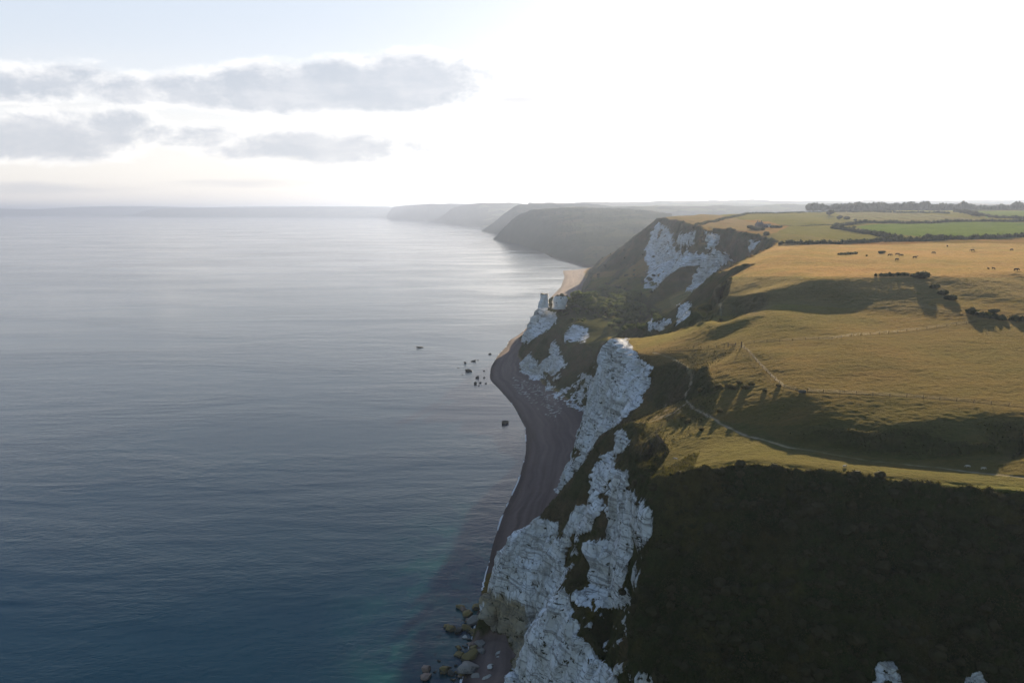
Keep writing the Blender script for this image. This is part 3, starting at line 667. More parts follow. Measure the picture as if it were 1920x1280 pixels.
def sea():
    m = bpy.data.materials.new('sea_water'); m.use_nodes = True; t = NT(m.node_tree)
    bs = m.node_tree.nodes['Principled BSDF']; bs.inputs['IOR'].default_value = 1.345
    geo = t.node('ShaderNodeNewGeometry'); pos = geo.outputs['Position']
    x, y, z = t.sep(pos)
    big = t.noise(t.vscale(pos, (1, 2.2, 1)), .0016, 5, .6, .4)
    sl_ = t.noise(t.vscale(pos, (1, 3.0, 1), (0, 0, R(12))), .0028, 4, .55, .6)
    n = t.noise(pos, .02, 5, .6)
    # shallow, weedy ground close in under the headland
    shx = t.m('SUBTRACT', t.m('MULTIPLY', t.m('SUBTRACT', y, 230.), -.0), 14.0)
    ds = t.m('SUBTRACT', shx, x)
    shal = t.m('MULTIPLY', t.ss(t.m('ADD', ds, t.m('MULTIPLY', t.noise(pos, .03, 4, .6), 50.)), 95., 10.), t.ss(y, 420., 250.))
    patch = t.m('MULTIPLY', shal, t.ss(t.noise(t.vscale(pos, (1, 1, 1)), .05, 6, .65), .38, .66))
    deep = t.mix(n, (.0010, .015, .031), (.0018, .023, .041))
    c = t.mix(patch, deep, (.012, .080, .070))
    c = t.mix(t.m('MULTIPLY', shal, t.ss(t.noise(pos, .11, 5, .65), .58, .66)), c, (.008, .022, .020))
    t.l.new(c, bs.inputs['Base Color'])
    rr = t.mr(big, .3, .7, .04, .16); t.l.new(rr, bs.inputs['Roughness'])
    rip = t.noise(t.vscale(pos, (.8, 1.5, 1), (0, 0, R(-12))), .30, 5, .68, .3)
    chop = t.noise(t.vscale(pos, (.6, 1.3, 1), (0, 0, R(8))), .11, 3, .55, .5)
    swell = t.noise(t.vscale(pos, (.28, 1.0, 1), (0, 0, R(-14))), .055, 2, .5, .4)
    hgt = t.m('ADD', t.m('ADD', t.m('MULTIPLY', rip, .75), t.m('MULTIPLY', chop, .9)), t.m('MULTIPLY', swell, 1.5))
    hgt = t.m('MULTIPLY', hgt, t.mr(sl_, .38, .62, .25, 1.35))
    b = t.node('ShaderNodeBump'); b.inputs['Strength'].default_value = .28; b.inputs['Distance'].default_value = 1.0
    t.l.new(hgt, b.inputs['Height']); t.l.new(b.outputs[0], bs.inputs['Normal'])
    V = np.array([(-45000, -3000, 0), (14000, -3000, 0), (14000, 44000, 0), (-45000, 44000, 0)], float)
    me = mesh_np('sea', V, np.array([[0, 1, 2, 3]]), False)
    tag(obj('sea', me, m), kind='structure')
sea()

def haze():
    m = bpy.data.materials.new('air'); m.use_nodes = True; t = m.node_tree; t.nodes.clear()
    out = t.nodes.new('ShaderNodeOutputMaterial'); v = t.nodes.new('ShaderNodeVolumePrincipled')
    v.inputs['Color'].default_value = (.34, .42, .60, 1); v.inputs['Density'].default_value = .000065; v.inputs['Anisotropy'].default_value = .45
    t.links.new(v.outputs[0], out.inputs['Volume'])
    bm = bmesh.new(); bmesh.ops.create_cube(bm, size=1)
    for q in bm.verts: q.co = Vector((-47000 if q.co.x < 0 else 16000, -4000 if q.co.y < 0 else 46000, -25 if q.co.z < 0 else 405))
    tag(bm_obj('haze', bm, m), kind='stuff')
haze()

# ------------------------------------------------------------------ materials for things
def simple(name, c, rough=.9, c2=None, scale=3.0, spec=.2, transl=0.0):
    m = bpy.data.materials.new(name); m.use_nodes = True; t = NT(m.node_tree); bs = m.node_tree.nodes['Principled BSDF']
    bs.inputs['Roughness'].default_value = rough; bs.inputs['Specular IOR Level'].default_value = spec * .3
    pos = t.node('ShaderNodeTexCoord').outputs['Object']
    col = t.mix(t.ss(t.noise(pos, scale, 5, .6), .35, .65), c, c2 or tuple(k * .6 for k in c))
    t.l.new(col, bs.inputs['Base Color'])
    if transl:
        tr = t.node('ShaderNodeBsdfTranslucent'); t.l.new(t.mix(1, col, (1.3, 1.4, .8), 'MULTIPLY'), tr.inputs[0])
        mx = t.node('ShaderNodeMixShader'); mx.inputs[0].default_value = transl
        t.l.new(bs.outputs[0], mx.inputs[1]); t.l.new(tr.outputs[0], mx.inputs[2]); t.l.new(mx.outputs[0], m.node_tree.nodes['Material Output'].inputs[0])
    return m
LEAF = simple('tree_leaves', (.050, .070, .015), .8, (.125, .145, .028), .35, .2, .45)
LEAFD = simple('dark_leaves', (.028, .036, .014), .85, (.050, .056, .022), .3, .2, .25)
GORSE = simple('gorse', (.11, .085, .035), .9, (.06, .055, .022), 1.2, .1, .3)
BARK = simple('bark', (.07, .055, .04)); WOODM = simple('weathered_wood', (.11, .095, .075), .9, (.07, .06, .05), 8)
WIRE = simple('wire', (.12, .11, .10), .6); HIDE = simple('cow_hide', (.035, .022, .015), .8, (.018, .012, .010), 1.5)
WOOL = simple('wool', (.50, .46, .38), .95, (.40, .36, .30), 5); STONE = simple('house_stone', (.22, .20, .18), .9, (.16, .15, .14), 1.5)
SLATE = simple('roof_slate', (.09, .09, .10), .7, (.06, .06, .07), 2); WHITE = simple('whitewash', (.75, .73, .68), .8, (.6, .58, .54), 2); GLASS = simple('dark_glass', (.03, .035, .04), .15, None, 1, .5)
TROUGHM = simple('trough_metal', (.05, .065, .065), .8, (.04, .05, .045), 3); FOAM = simple('foam', (.78, .78, .76), .7, (.6, .6, .6), 2)
def rock_mat(name, c, c2, top):
    m = bpy.data.materials.new(name); m.use_nodes = True; t = NT(m.node_tree); bs = m.node_tree.nodes['Principled BSDF']; bs.inputs['Roughness'].default_value = .75
    geo = t.node('ShaderNodeNewGeometry'); nz = t.sep(geo.outputs['Normal'])[2]
    pos = geo.outputs['Position']; n = t.noise(pos, .9, 6, .7)
    c_ = t.mix(t.ss(n, .35, .62), c, c2)
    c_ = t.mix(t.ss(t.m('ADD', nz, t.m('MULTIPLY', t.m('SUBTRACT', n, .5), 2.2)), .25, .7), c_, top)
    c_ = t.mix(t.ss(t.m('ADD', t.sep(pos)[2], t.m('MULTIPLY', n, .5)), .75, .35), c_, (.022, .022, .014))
    t.l.new(c_, bs.inputs['Base Color'])
    b = t.node('ShaderNodeBump'); b.inputs['Strength'].default_value = .7; b.inputs['Distance'].default_value = .3; t.l.new(t.noise(pos, 2.5, 6, .7), b.inputs['Height']); t.l.new(b.outputs[0], bs.inputs['Normal'])
    return m
ROCKS = {'ochre': rock_mat('weedy_rock', (.09, .08, .055), (.12, .10, .065), (.17, .125, .035)), 'grey': rock_mat('grey_rock', (.11, .11, .11), (.20, .19, .18), (.24, .22, .19)),
         'white': rock_mat('chalk_rock', (.34, .33, .31), (.50, .49, .47), (.50, .48, .44)), 'dark': rock_mat('dark_rock', (.020, .022, .020), (.045, .042, .036), (.05, .05, .035)),
         'pink': rock_mat('pink_rock', (.14, .11, .09), (.24, .17, .13), (.24, .17, .13))}

def ico_base(sub):
    bm = bmesh.new(); bmesh.ops.create_icosphere(bm, subdivisions=sub, radius=1)
    V = np.array([v.co[:] for v in bm.verts]); Fc = np.array([[v.index for v in f.verts] for f in bm.faces]); bm.free(); return V, Fc
ICO = {k: ico_base(k) for k in (1, 2, 3, 4)}
def quads(P, size, rng, up=.3):
    """randomly turned leaf sprays (triangles) at points P"""
    n = len(P); a = rng.normal(size=(n, 3)); a /= np.linalg.norm(a, axis=1)[:, None]; b = rng.normal(size=(n, 3)); b[:, 2] += up
    b = np.cross(a, b); b /= np.linalg.norm(b, axis=1)[:, None]; sz = (size * rng.uniform(.6, 1.4, n))[:, None]
    V = np.stack([P - a * sz, P + a * sz, P + b * sz * 1.3], 1).reshape(-1, 3)
    return V, np.arange(3 * n).reshape(-1, 3)
def join(parts):
    Vs, Fs, o = [], [], 0
    for v, f in parts: Vs.append(v); Fs.append(f + o); o += len(v)
    return np.concatenate(Vs), np.concatenate(Fs)
def crown_mesh(name, r, hh, seed, lobes=7, leaves=500, base=.35, lsz=.055):
    rng = np.random.default_rng(seed); parts = []; pts = []
    for i in range(lobes):
        ang = rng.uniform(0, 6.28); rad = rng.uniform(.15, .62) * r if i else 0; zz = rng.uniform(base, .82) * hh if i else .6 * hh
        s_ = rng.uniform(.34, .55) * r if i else .6 * r
        V, Fc = ICO[2]; d = 1 + .35 * fbm(V[:, 0] * 2.2 + i * 3, V[:, 1] * 2.2, V[:, 2] * 2.2 + seed, 3, seed)
        Q = V * d[:, None] * s_ * np.array([1, 1, .8]) + np.array([math.cos(ang) * rad, math.sin(ang) * rad, zz]); parts.append((Q, Fc))
        k = leaves // lobes; v = rng.normal(size=(k, 3)); v /= np.linalg.norm(v, axis=1)[:, None]
        pts.append(v * s_ * rng.uniform(.92, 1.22, (k, 1)) * np.array([1, 1, .8]) + Q.mean(0))
    parts.append(quads(np.concatenate(pts), r * lsz * 1.3, rng))
    V, Fc = join(parts); V[:, 2] = np.maximum(V[:, 2], .02)
    return mesh_np(name, V, Fc, False)
def trunk_mesh(h_, r_):
    bm = bmesh.new()
    bmesh.ops.create_cone(bm, cap_ends=True, segments=8, radius1=r_, radius2=r_ * .5, depth=h_, matrix=Matrix.Translation((0, 0, h_ / 2)))
    for k in range(4):
        a = k * 1.6 + .4; m_ = Matrix.Translation((math.cos(a) * h_ * .2, math.sin(a) * h_ * .2, h_ * 1.05)) @ Matrix.Rotation(a, 4, 'Z') @ Matrix.Rotation(.75, 4, 'Y')
        bmesh.ops.create_cone(bm, cap_ends=True, segments=6, radius1=r_ * .45, radius2=r_ * .15, depth=h_ * .7, matrix=m_)
    me = bpy.data.meshes.new('trunk'); bm.to_mesh(me); bm.free(); me.materials.append(BARK); return me
CROWN = []
for i in range(5):
    me = crown_mesh('crown', 1, 1.35, 100 + i, 9, 700, .45); me.materials.append(LEAF); CROWN.append(me)
CROWND = []
for i in range(4):
    me = crown_mesh('crown', 1, 1.35, 120 + i, 9, 500, .35); me.materials.append(LEAFD); CROWND.append(me)
TRUNK = trunk_mesh(.75, .075)
BUSH = []
for i in range(5):
    me = crown_mesh('foliage', 1, .95, 140 + i, 8, 600, .25); me.materials.append(LEAFD); BUSH.append(me)
GB = []
for i in range(4):
    me = crown_mesh('foliage', 1, .9, 160 + i, 8, 700, .25); me.materials.append(GORSE); GB.append(me)
rng = random.Random(5)
def tree(p, r, label, group=None, crowns=None, name='tree', hfac=1.0):
    o = empty(name, (p[0], p[1], p[2] - .2), rng.uniform(0, 6.28)); o.scale = (r, r, r * hfac); tag(o, label, 'tree', group)
    obj('trunk', TRUNK, None, o); obj('crown', rng.choice(crowns or CROWN), None, o); return o
def bush(p, r, label, group=None, kinds=None, name='bush', flat=1.0, wide=1.0):
    o = obj(name, rng.choice(kinds or BUSH)); o.location = (p[0], p[1], p[2] - .15 * r); o.rotation_euler = (0, 0, rng.uniform(0, 6.28) if wide == 1 else 0); o.scale = (r * wide, r, r * flat)
    return tag(o, label, 'bush', group)
def gat(u, v, **k):
    p = ground_at(u, v, **k)
    return p if p else T(u, v, 1000)
# trees on the undercliff
spots = []
for (u0, u1, v0, v1, n, rmin, rmax) in [(1080, 1195, 556, 568, 36, 5.5, 8.5), (1095, 1200, 566, 592, 46, 5, 8), (1140, 1235, 586, 622, 50, 3.6, 6.5), (1100, 1160, 548, 562, 14, 5, 8), (1060, 1105, 558, 585, 30, 3, 5.5), (1045, 1110, 580, 605, 14, 2, 3.5), (1100, 1150, 585, 600, 8, 3, 4.5)]:
    for _ in range(n):
        u = rng.uniform(u0, u1); v = rng.uniform(v0, v1)
        p = ground_at(u, v, 420, 1200)
        if p and 420 < p[1] < 1150: spots.append((p, rng.uniform(rmin, rmax) * (p[1] / 800)))
for p, r in spots:
    tree(p, r, 'round sunlit-topped green tree crowded in the thicket on the undercliff shelf', 'trees crowded on the undercliff shelf', hfac=rng.uniform(.8, 1.05))
# bushes on the great slope below the far cliff
for _ in range(60):
    u = rng.uniform(1092, 1240); v = rng.uniform(470, 556); p = ground_at(u, v, 600, 1800)
    if p and p[1] > 880 and p[2] > 12:
        bush(p, rng.uniform(2.2, 4.2), 'small dark bush dotted on the slope under the far white cliff', 'bushes dotted below the far white cliff')
# hedges
def hedge(pts, hgt, wid, label, cat='hedge', name='hedge', mat=LEAFD, lump=.5, seed=1, ground=None):
    rg = np.random.default_rng(seed); P = [gat(*q) if ground is None else ground(*q) for q in pts]; parts = []; lp = []
    for a, b in zip(P[:-1], P[1:]):
        n = max(2, int(math.hypot(b[0] - a[0], b[1] - a[1]) / (wid * lump)))
        for i in range(n):
            k = (i + rg.uniform(0, 1)) / n; x = a[0] + (b[0] - a[0]) * k + rg.normal() * wid * .12; y = a[1] + (b[1] - a[1]) * k + rg.normal() * wid * .12
            z = height(x, y) if y < 1980 else a[2] * (1 - k) + b[2] * k
            s_ = hgt * rg.uniform(.45, .75); V, Fc = ICO[1]
            Q = V * (1 + .3 * rg.normal(size=(len(V), 1)).clip(-1, 1)) * np.array([wid * .55, wid * .5, s_]) + np.array([x, y, z + s_ * .55]); parts.append((Q, Fc))
            v = rg.normal(size=(14, 3)); v /= np.linalg.norm(v, axis=1)[:, None]; lp.append(v * np.array([wid * .6, wid * .55, s_ * 1.1]) + np.array([x, y, z + s_ * .6]))
    parts.append(quads(np.concatenate(lp), hgt * .16, rg)); V, Fc = join(parts)
    c = np.array([V[:, 0].mean(), V[:, 1].mean(), V[:, 2].min()])
    o = obj(name, mesh_np(name, V - c, Fc, False), mat); o.location = c
    return tag(o, label, cat)
hedge([(1462, 458), (1520, 458), (1580, 457), (1620, 455), (1656, 452)], 3.6, 3.6, 'thick dark hedge behind the cattle pasture, ending at the clifftop', seed=2)
hedge([(1662, 453), (1720, 453), (1760, 451), (1812, 450)], 4.6, 4.0, 'tall overgrown hedge behind the cattle pasture with rounded bushes', seed=3)
hedge([(1816, 449), (1870, 447), (1925, 443), (2100, 440)], 4.4, 4.0, 'even hedge running off behind the right end of the pasture', seed=4)
hedge([(1560, 428), (1580, 431), (1620, 438), (1660, 445), (1690, 449)], 5.0, 5.0, 'broad dark hedge curving round the near left side of the bright green field', seed=5)
hedge([(1562, 425), (1600, 420.5), (1660, 418.5), (1760, 417.5), (1840, 416), (1925, 415), (2200, 412)], 4.5, 5.0, 'long straight hedge between the mown stubble and the bright green field', seed=6)
hedge([(1240, 404.5), (1300, 403), (1400, 401), (1500, 399), (1560, 398.6)], 3.5, 5, 'thin dark hedge along the far edge of the big clifftop field', seed=7)
hedge([(1562, 398), (1660, 398.6), (1780, 400)], 4.5, 7, 'dark hedge along the far side of the mown stubble field', seed=8)
hedge([(1836, 405), (1870, 409), (1925, 411), (2100, 411)], 5, 6, 'low dark hedge right of the tree clump, under the pale green strip field', seed=9)
hedge([(1345, 423.7), (1500, 422), (1600, 421.5)] if 0 else [(1464, 423.5), (1520, 423), (1566, 422.5)], 1.1, 2, 'thin field boundary line running right from the white-walled cottage', seed=10)
hedge([(1816, 587), (1840, 594), (1870, 598), (1925, 602)], 2.6, 3.2, 'dark thorn hedge on the lit bank near the right edge', seed=11)
hedge([(1640, 517), (1670, 517), (1700, 516.5), (1720, 517)], 1.6, 2.4, 'low scrubby hedge along the top of the shaded scarp', seed=12)
hedge([(1575, 478), (1590, 477), (1606, 475)], 1.6, 2.6, 'long dark patch of gorse on the cattle pasture', 'gorse', 'gorse_patch', seed=13)
# single trees in the farmland
for u, v, r, lb in [(1555, 404, 10, 'wide dark tree at the left corner of the mown stubble field'), (1573, 411.5, 6.5, 'wind-bent tree, second from the left along the stubble field edge'), (1588, 412.5, 6.5, 'wind-bent tree, third from the left along the stubble field edge'),
                    (1603, 414, 3.4, 'smallest tree of the row along the stubble field edge'), (1622, 417, 4.8, 'squat tree where the stubble field edge meets the long hedge'),
                    (1600, 428.5, 3.2, 'tree standing in the curve of the broad hedge, left one of two'), (1596, 431, 3.0, 'tree standing in the curve of the broad hedge, right one of two'), (1656, 441, 3.6, 'lone round tree rising from the broad curving hedge'),
                    (1738, 448, 5.0, 'pale bushy tree in the tall hedge behind the cattle, left one of three'), (1752, 449, 4.6, 'dark bushy tree in the tall hedge behind the cattle, middle one of three'), (1764, 449, 4.8, 'dark bushy tree in the tall hedge behind the cattle, right one of three'),
                    (1664, 396, 8, 'broad dark tree left of the far pale green strip'), (1676, 396, 7, 'broad dark tree touching the left end of the far pale green strip')]:
    p = gat(u, v, lo=300); tree(p, r, lb, 'single trees in the fields', CROWND, hfac=.8)
for k, (u, v) in enumerate([(1794, 398), (1801, 400), (1808, 401), (1815, 402), (1822, 404), (1829, 405), (1836, 406.5), (1812, 399)]):
    tree(gat(u, v, lo=300), 8.5 + (k % 3), 'dark round tree in the clump at the end of the stubble field', 'clump of field trees', CROWND, hfac=.75)
for u, v, r, lb, w_ in [(1727, 521, 4.2, 'big green bush at the top of the shaded scarp', 1.3), (1752, 540, 2.6, 'tangled bush on the shaded scarp just below the big green bush', 1.0), (1768, 552, 2.8, 'tangled bush midway down the shaded scarp', 1.1), (1782, 562, 3.2, 'dark bush lowest down the shaded scarp', 1.1),
                        (1863, 586, 2.0, 'dark flat-topped bush above the thorn hedge near the right edge', 1.7), (1653, 475, 2.2, 'dark low bush on the pasture behind the cattle', 1.7), (1695, 515, 1.6, 'small bush on the scarp edge left of the big green bush', 1.4), (1672, 517, 1.4, 'smallest bush on the scarp edge', 1.2),
                        (1625, 480, 1.0, 'tiny round bush between the gorse patch and the cattle', 1.0)]:
    bush(gat(u, v), r, lb, kinds=BUSH, wide=w_, flat=.9)
for u, v, r, lb in [(1314, 733, 1.5, 'lone dark gorse bush nearest the clifftop path'), (1348, 726, 1.7, 'broad gorse bush at the left end of the meadow clump'), (1363, 724, 1.2, 'small gorse bush, second from the left in the meadow clump'), (1374, 728, 1.8, 'dark gorse bush at the front centre of the meadow clump'),
                    (1386, 718, 1.3, 'straw-topped gorse bush at the back of the meadow clump'), (1399, 728, 1.8, 'dark gorse bush at the front right of the meadow clump'), (1409, 721, 1.1, 'small gorse bush at the right end of the meadow clump'), (1434, 733, 1.0, 'lone little gorse bush right of the meadow clump'),
                    (1350, 771, 1.3, 'pale gorse bush just below the edge of the shaded bank'), (1459, 724, 1.1, 'low green bush against the slanting fence'), (1290, 790, 1.2, 'gorse bush at the head of the bank beside the path fork'), (1278, 783, .9, 'small gorse bush left of the path fork bank'), (1316, 805, 1.0, 'gorse bush on the lit bank below the path')]:
    bush(gat(u, v), r, lb, 'gorse bushes on the near meadow', GB, 'gorse_bush', .85)
# far wood as one mass
def wood():
    rg = np.random.default_rng(9); parts = []
    def put(u0, u1, D0, D1, n, v0):
        for _ in range(n):
            u = rg.uniform(u0, u1); D = rg.uniform(D0, D1); z = T(u, v0, D)[2]; s_ = rg.uniform(5, 11) + 4 * vnoise(np.array([u / 14.]), np.array([1.]), None, 3)[0]
            x = T(u, v0, D)[0]; V, Fc = ICO[1]
            parts.append((V * (1 + .25 * rg.normal(size=(len(V), 1)).clip(-1, 1)) * np.array([s_ * .7, s_ * .7, s_ * 1.1]) + np.array([x, D, z + s_ * .6]), Fc))
    put(1512, 1700, 2080, 2500, 900, 392); put(1700, 2300, 2080, 2500, 2200, 391.5)
    V, Fc = join(parts); tag(obj('woodland', mesh_np('woodland', V, Fc, False), LEAFD), 'long dark band of conifer woodland on the skyline behind the fields', 'woodland', kind='stuff')
wood()
# scrub on the steep slopes, nobody could count it
def scrub():
    rg = np.random.default_rng(21); parts = []
    w_ = (vegsteep * (GY < 330) * (VV < 1340) * (U > 900) * (U < 2000) * (1 - chalk)).reshape(-1); area = (GY.reshape(-1)) ** 1.0
    pr = w_ / w_.sum(); idx = rg.choice(len(w_), 90000, p=pr)
    P = np.stack([GXd.reshape(-1)[idx], GYd.reshape(-1)[idx], HT.reshape(-1)[idx] + .1], -1) + rg.normal(size=(90000, 3)) * np.array([.15, .15, .12])
    V, Fc = quads(P, .24, rg, 1.0); parts = [(V, Fc)]
    wd = (dark_slope * (GY < 230) * (VV < 1340) * (U > 1180) * (U < 1960)).reshape(-1); il = rg.choice(len(wd), 650, p=wd / wd.sum()); lp = []
    for i in il:
        r = .35 + 1.5 * rg.uniform() ** 2.2; Vi, Fi = ICO[2]; c = np.array([GXd.reshape(-1)[i], GYd.reshape(-1)[i], HT.reshape(-1)[i] + r * .2])
        d = 1 + .4 * fbm(Vi[:, 0] * 2.5 + i, Vi[:, 1] * 2.5, Vi[:, 2] * 2.5, 3, 7); parts.append((Vi * d[:, None] * r * np.array([1, 1, .75]) + c, Fi))
        v = rg.normal(size=(46, 3)); v /= np.linalg.norm(v, axis=1)[:, None]; lp.append(v * r * 1.08 * np.array([1, 1, .8]) + c)
    parts.append(quads(np.concatenate(lp), .17, rg)); V, Fc = join(parts)
    tag(obj('undergrowth', mesh_np('undergrowth', V, Fc, False), simple('scrub_leaves', (.034, .036, .015), .9, (.060, .050, .024), .15, .1, .2)), 'dark tangled undergrowth covering the steep shaded slopes', 'undergrowth', kind='stuff')
    # edge tufts along the lit brow
    m = ((np.abs(sl - .7) < .3) & (GY < 230) & (U > 1190) & (VV > 850) & (VV < 940)).reshape(-1); idx = rg.choice(np.where(m)[0], 6000)
    P = np.stack([GXd.reshape(-1)[idx], GYd.reshape(-1)[idx], HT.reshape(-1)[idx] + .08], -1) + rg.normal(size=(6000, 3)) * .12
    V, Fc = quads(P, .18, rg, 2.0)
    tag(obj('grass', mesh_np('grass', V, Fc, False), simple('brow_grass', (.105, .092, .026), .9, (.07, .06, .022), .3, .1, .3)), 'long lit grass hanging along the brow of the near slope', 'grass', kind='stuff')
scrub()
# ------------------------------------------------------------------ rocks
def boulder(name, u, v, wpx, label, col, group, asp=(1, .8, .6), rot=None, z=0.0, seed=None, cat='boulder', sub=3, sink=.3):
    r0 = wpx; wpx = wpx * 1.3; p = W(u, v, z); d = math.sqrt(p[0] ** 2 + p[1] ** 2 + (H - z) ** 2); r = wpx / 2 * d / F
    seed = seed if seed is not None else int(u * 7 + v); rg = np.random.default_rng(seed)
    V, Fc = ICO[sub]; V = V.copy()
    for _ in range(13):       # flat broken faces
        n = rg.normal(size=3); n /= np.linalg.norm(n); dd = rg.uniform(.42, .8); k = V @ n; V -= np.outer(np.maximum(k - dd, 0), n)
    V *= (1 + .22 * fbm(V[:, 0] * 2.4 + seed, V[:, 1] * 2.4, V[:, 2] * 2.4, 4, seed))[:, None]
    V = V * np.array(asp) * r * 1.3
    me = mesh_np(name, V, Fc, False); o = obj(name, me, ROCKS[col]); o.location = (p[0], p[1], z + asp[2] * r * (1 - 2 * sink)); o.rotation_euler = (rg.uniform(-.2, .2), rg.uniform(-.2, .2), rg.uniform(-.5, .5) if rot is None else rot)
    return tag(o, label, cat, group)
g = 'boulders at the foot of the near cliff'
for q in [(861, 1140, 13, 'brown boulder standing in the sea, furthest out at the top of the rock pile', 'ochre'), (871, 1145, 11, 'reddish boulder touching the brown one at the top of the rock pile', 'pink'), (896, 1139, 16, 'yellow-edged boulder at the tip of the brown beach strip', 'ochre'),
          (879, 1154, 15, 'boulder with an orange weedy crest behind the large grey slab', 'ochre'), (877, 1163, 9, 'small pinkish rock under the orange-crested boulder', 'pink'), (836, 1175, 9, 'small green rock standing alone furthest left in the upper pile', 'ochre'), (846, 1182, 14, 'yellow-green wedge of rock in the water beside the small lone one', 'ochre'),
          (861, 1184, 13, 'dark low rock between the yellow-green wedge and the ochre rocks', 'dark'), (876, 1179, 13, 'ochre rock with a pale tip just below the grey slab', 'ochre'), (888, 1187, 14, 'olive rock at the water edge right of the pale-tipped one', 'ochre'), (871, 1196, 8, 'sharp pale splinter of rock in the shallows', 'white'), (889, 1197, 7, 'tiny pink rock above the square pale-topped boulder', 'pink'),
          (886, 1209, 12, 'salmon-pink faced rock left of the square pale-topped boulder', 'pink'), (913, 1203, 12, 'knobbly pale-topped rock right of the square boulder', 'pink'), (886, 1218, 13, 'olive rock in the water under the salmon-pink face', 'ochre'), (860, 1217, 9, 'pair-like yellow rock well out from the middle of the pile', 'ochre'),
          (863, 1230, 13, 'rugged yellow-brown rock at the seaward side of the lower pile', 'ochre'), (906, 1226, 14, 'smooth round grey boulder on the dark beach', 'grey'), (894, 1227, 8, 'small blue-grey boulder left of the smooth round one', 'grey'), (832, 1260, 15, 'weed-covered reef rock in the lower shallows', 'ochre'),
          (845, 1264, 11, 'dark weedy reef rock right of the paler reef rock', 'dark'), (858, 1262, 8, 'small weedy reef rock nearest the largest boulder', 'ochre'), (799, 1259, 14, 'brown upper rock of the far left lone pair', 'pink'), (800, 1270, 16, 'pink-brown lower rock of the far left lone pair', 'pink'), (867, 1267, 9, 'brown rock tucked below the largest grey boulder', 'ochre'),
          (889, 1273, 15, 'rough grey rock at the bottom of the pile by the frame edge', 'grey'), (912, 1262, 7, 'little dark rock on the beach near the bottom edge', 'dark')]:
    boulder('boulder', q[0], q[1] - 1, q[2], q[3], q[4], g)
for _ in range(60):
    v_ = rng.uniform(1150, 1278); u_ = 884 - (v_ - 1150) * .12 + rng.gauss(0, 15) + (8 if v_ < 1200 else 0)
    if v_ > 1245 and rng.random() < .5: u_ = rng.uniform(815, 880)
    boulder('rock', u_, v_, rng.uniform(3, 7), 'small weedy rock lying among the bigger boulders at the water edge', rng.choice(['ochre', 'dark', 'pink', 'dark']), 'small rocks among the boulders', (1, .7, .5), sub=2, cat='rock', seed=rng.randrange(9999))
boulder('boulder', 898, 1165, 27, 'large grey slab-sided boulder lying slanted beside the brown beach strip', 'grey', g, (1, .5, .5), .55)
boulder('boulder', 900, 1212, 20, 'big square dark boulder with a pale flat top', 'grey', g, (.9, .8, .75))
boulder('boulder', 886, 1233, 24, 'big boulder with a bright yellow weedy crest', 'ochre', g, (1, .75, .6))
boulder('boulder', 878, 1254, 28, 'largest grey boulder at the bottom of the pile', 'grey', g, (1, .85, .6))
g = 'fallen chalk blocks on the dark beach'
for q in [(936, 1224, 14, 'long white slab fallen on the dark beach', (1, .4, .35), .9), (951, 1211, 9, 'pale rounded block nearest the cliff notch', (1, .8, .6), 0), (918, 1252, 8, 'small white block low on the dark beach', (1, .8, .6), 0), (921, 1246, 8, 'thin pale block just above the small white one', (1, .35, .3), .5), (914, 1270, 13, 'white broken slab at the bottom of the dark beach', (1, .45, .4), .4), (934, 1232, 6, 'little pale block under the long white slab', (1, .8, .6), 0)]:
    boulder('boulder', q[0], q[1], q[2], q[3], 'white', g, q[4], q[5], 2.0)
g = 'dark rocks standing out of the sea'
for q in [(786, 651.5, 11, 'long low dark rock standing alone furthest out to sea', (1, .5, .22)), (918, 664, 4.5, 'small dark sea rock furthest up, near the lit beach', (1, .8, .5)), (888, 677, 10, 'flat elongated dark sea rock at the top of the scattered group', (1, .35, .25)), (872, 680.5, 4.5, 'small round sea rock left of the flat elongated one', (1, .8, .5)),
          (879.5, 695.5, 10, 'largest dark sea rock of the scattered group off the point', (1, .6, .4)), (895, 708, 6, 'triangular sea rock in the middle of the scattered group', (1, .7, .5)), (891, 719.5, 5.5, 'blocky sea rock at the bottom of the scattered group', (.8, .8, .7)), (900.6, 717.4, 5.5, 'low sea rock right of the blocky one', (1, .6, .35)),
          (907.7, 695, 3, 'tiny sea rock right of the largest one', (1, .8, .5)), (907.7, 708, 3, 'tiny sea rock right of the triangular one', (1, .8, .5)), (911.5, 719, 3, 'tiny sea rock nearest the tip of the dark beach', (1, .8, .5)), (897.6, 723, 2.5, 'tiny sea rock lowest of the scattered group', (1, .8, .5)),
          (859, 689.6, 3, 'tiny faint rock awash at the left of the scattered group', (1, .6, .25)), (867, 702, 3, 'tiny faint rock awash below left of the largest one', (1, .6, .25)), (896.5, 675, 2.5, 'tiny rock just right of the flat elongated one', (1, .7, .4)), (947, 793.5, 12, 'solitary dark green boulder close off the beach curve', (1, .6, .5))]:
    boulder('sea_rock', q[0], q[1], q[2], q[3], 'dark', g, q[4], 0.1, cat='rock', sub=2, sink=.25)
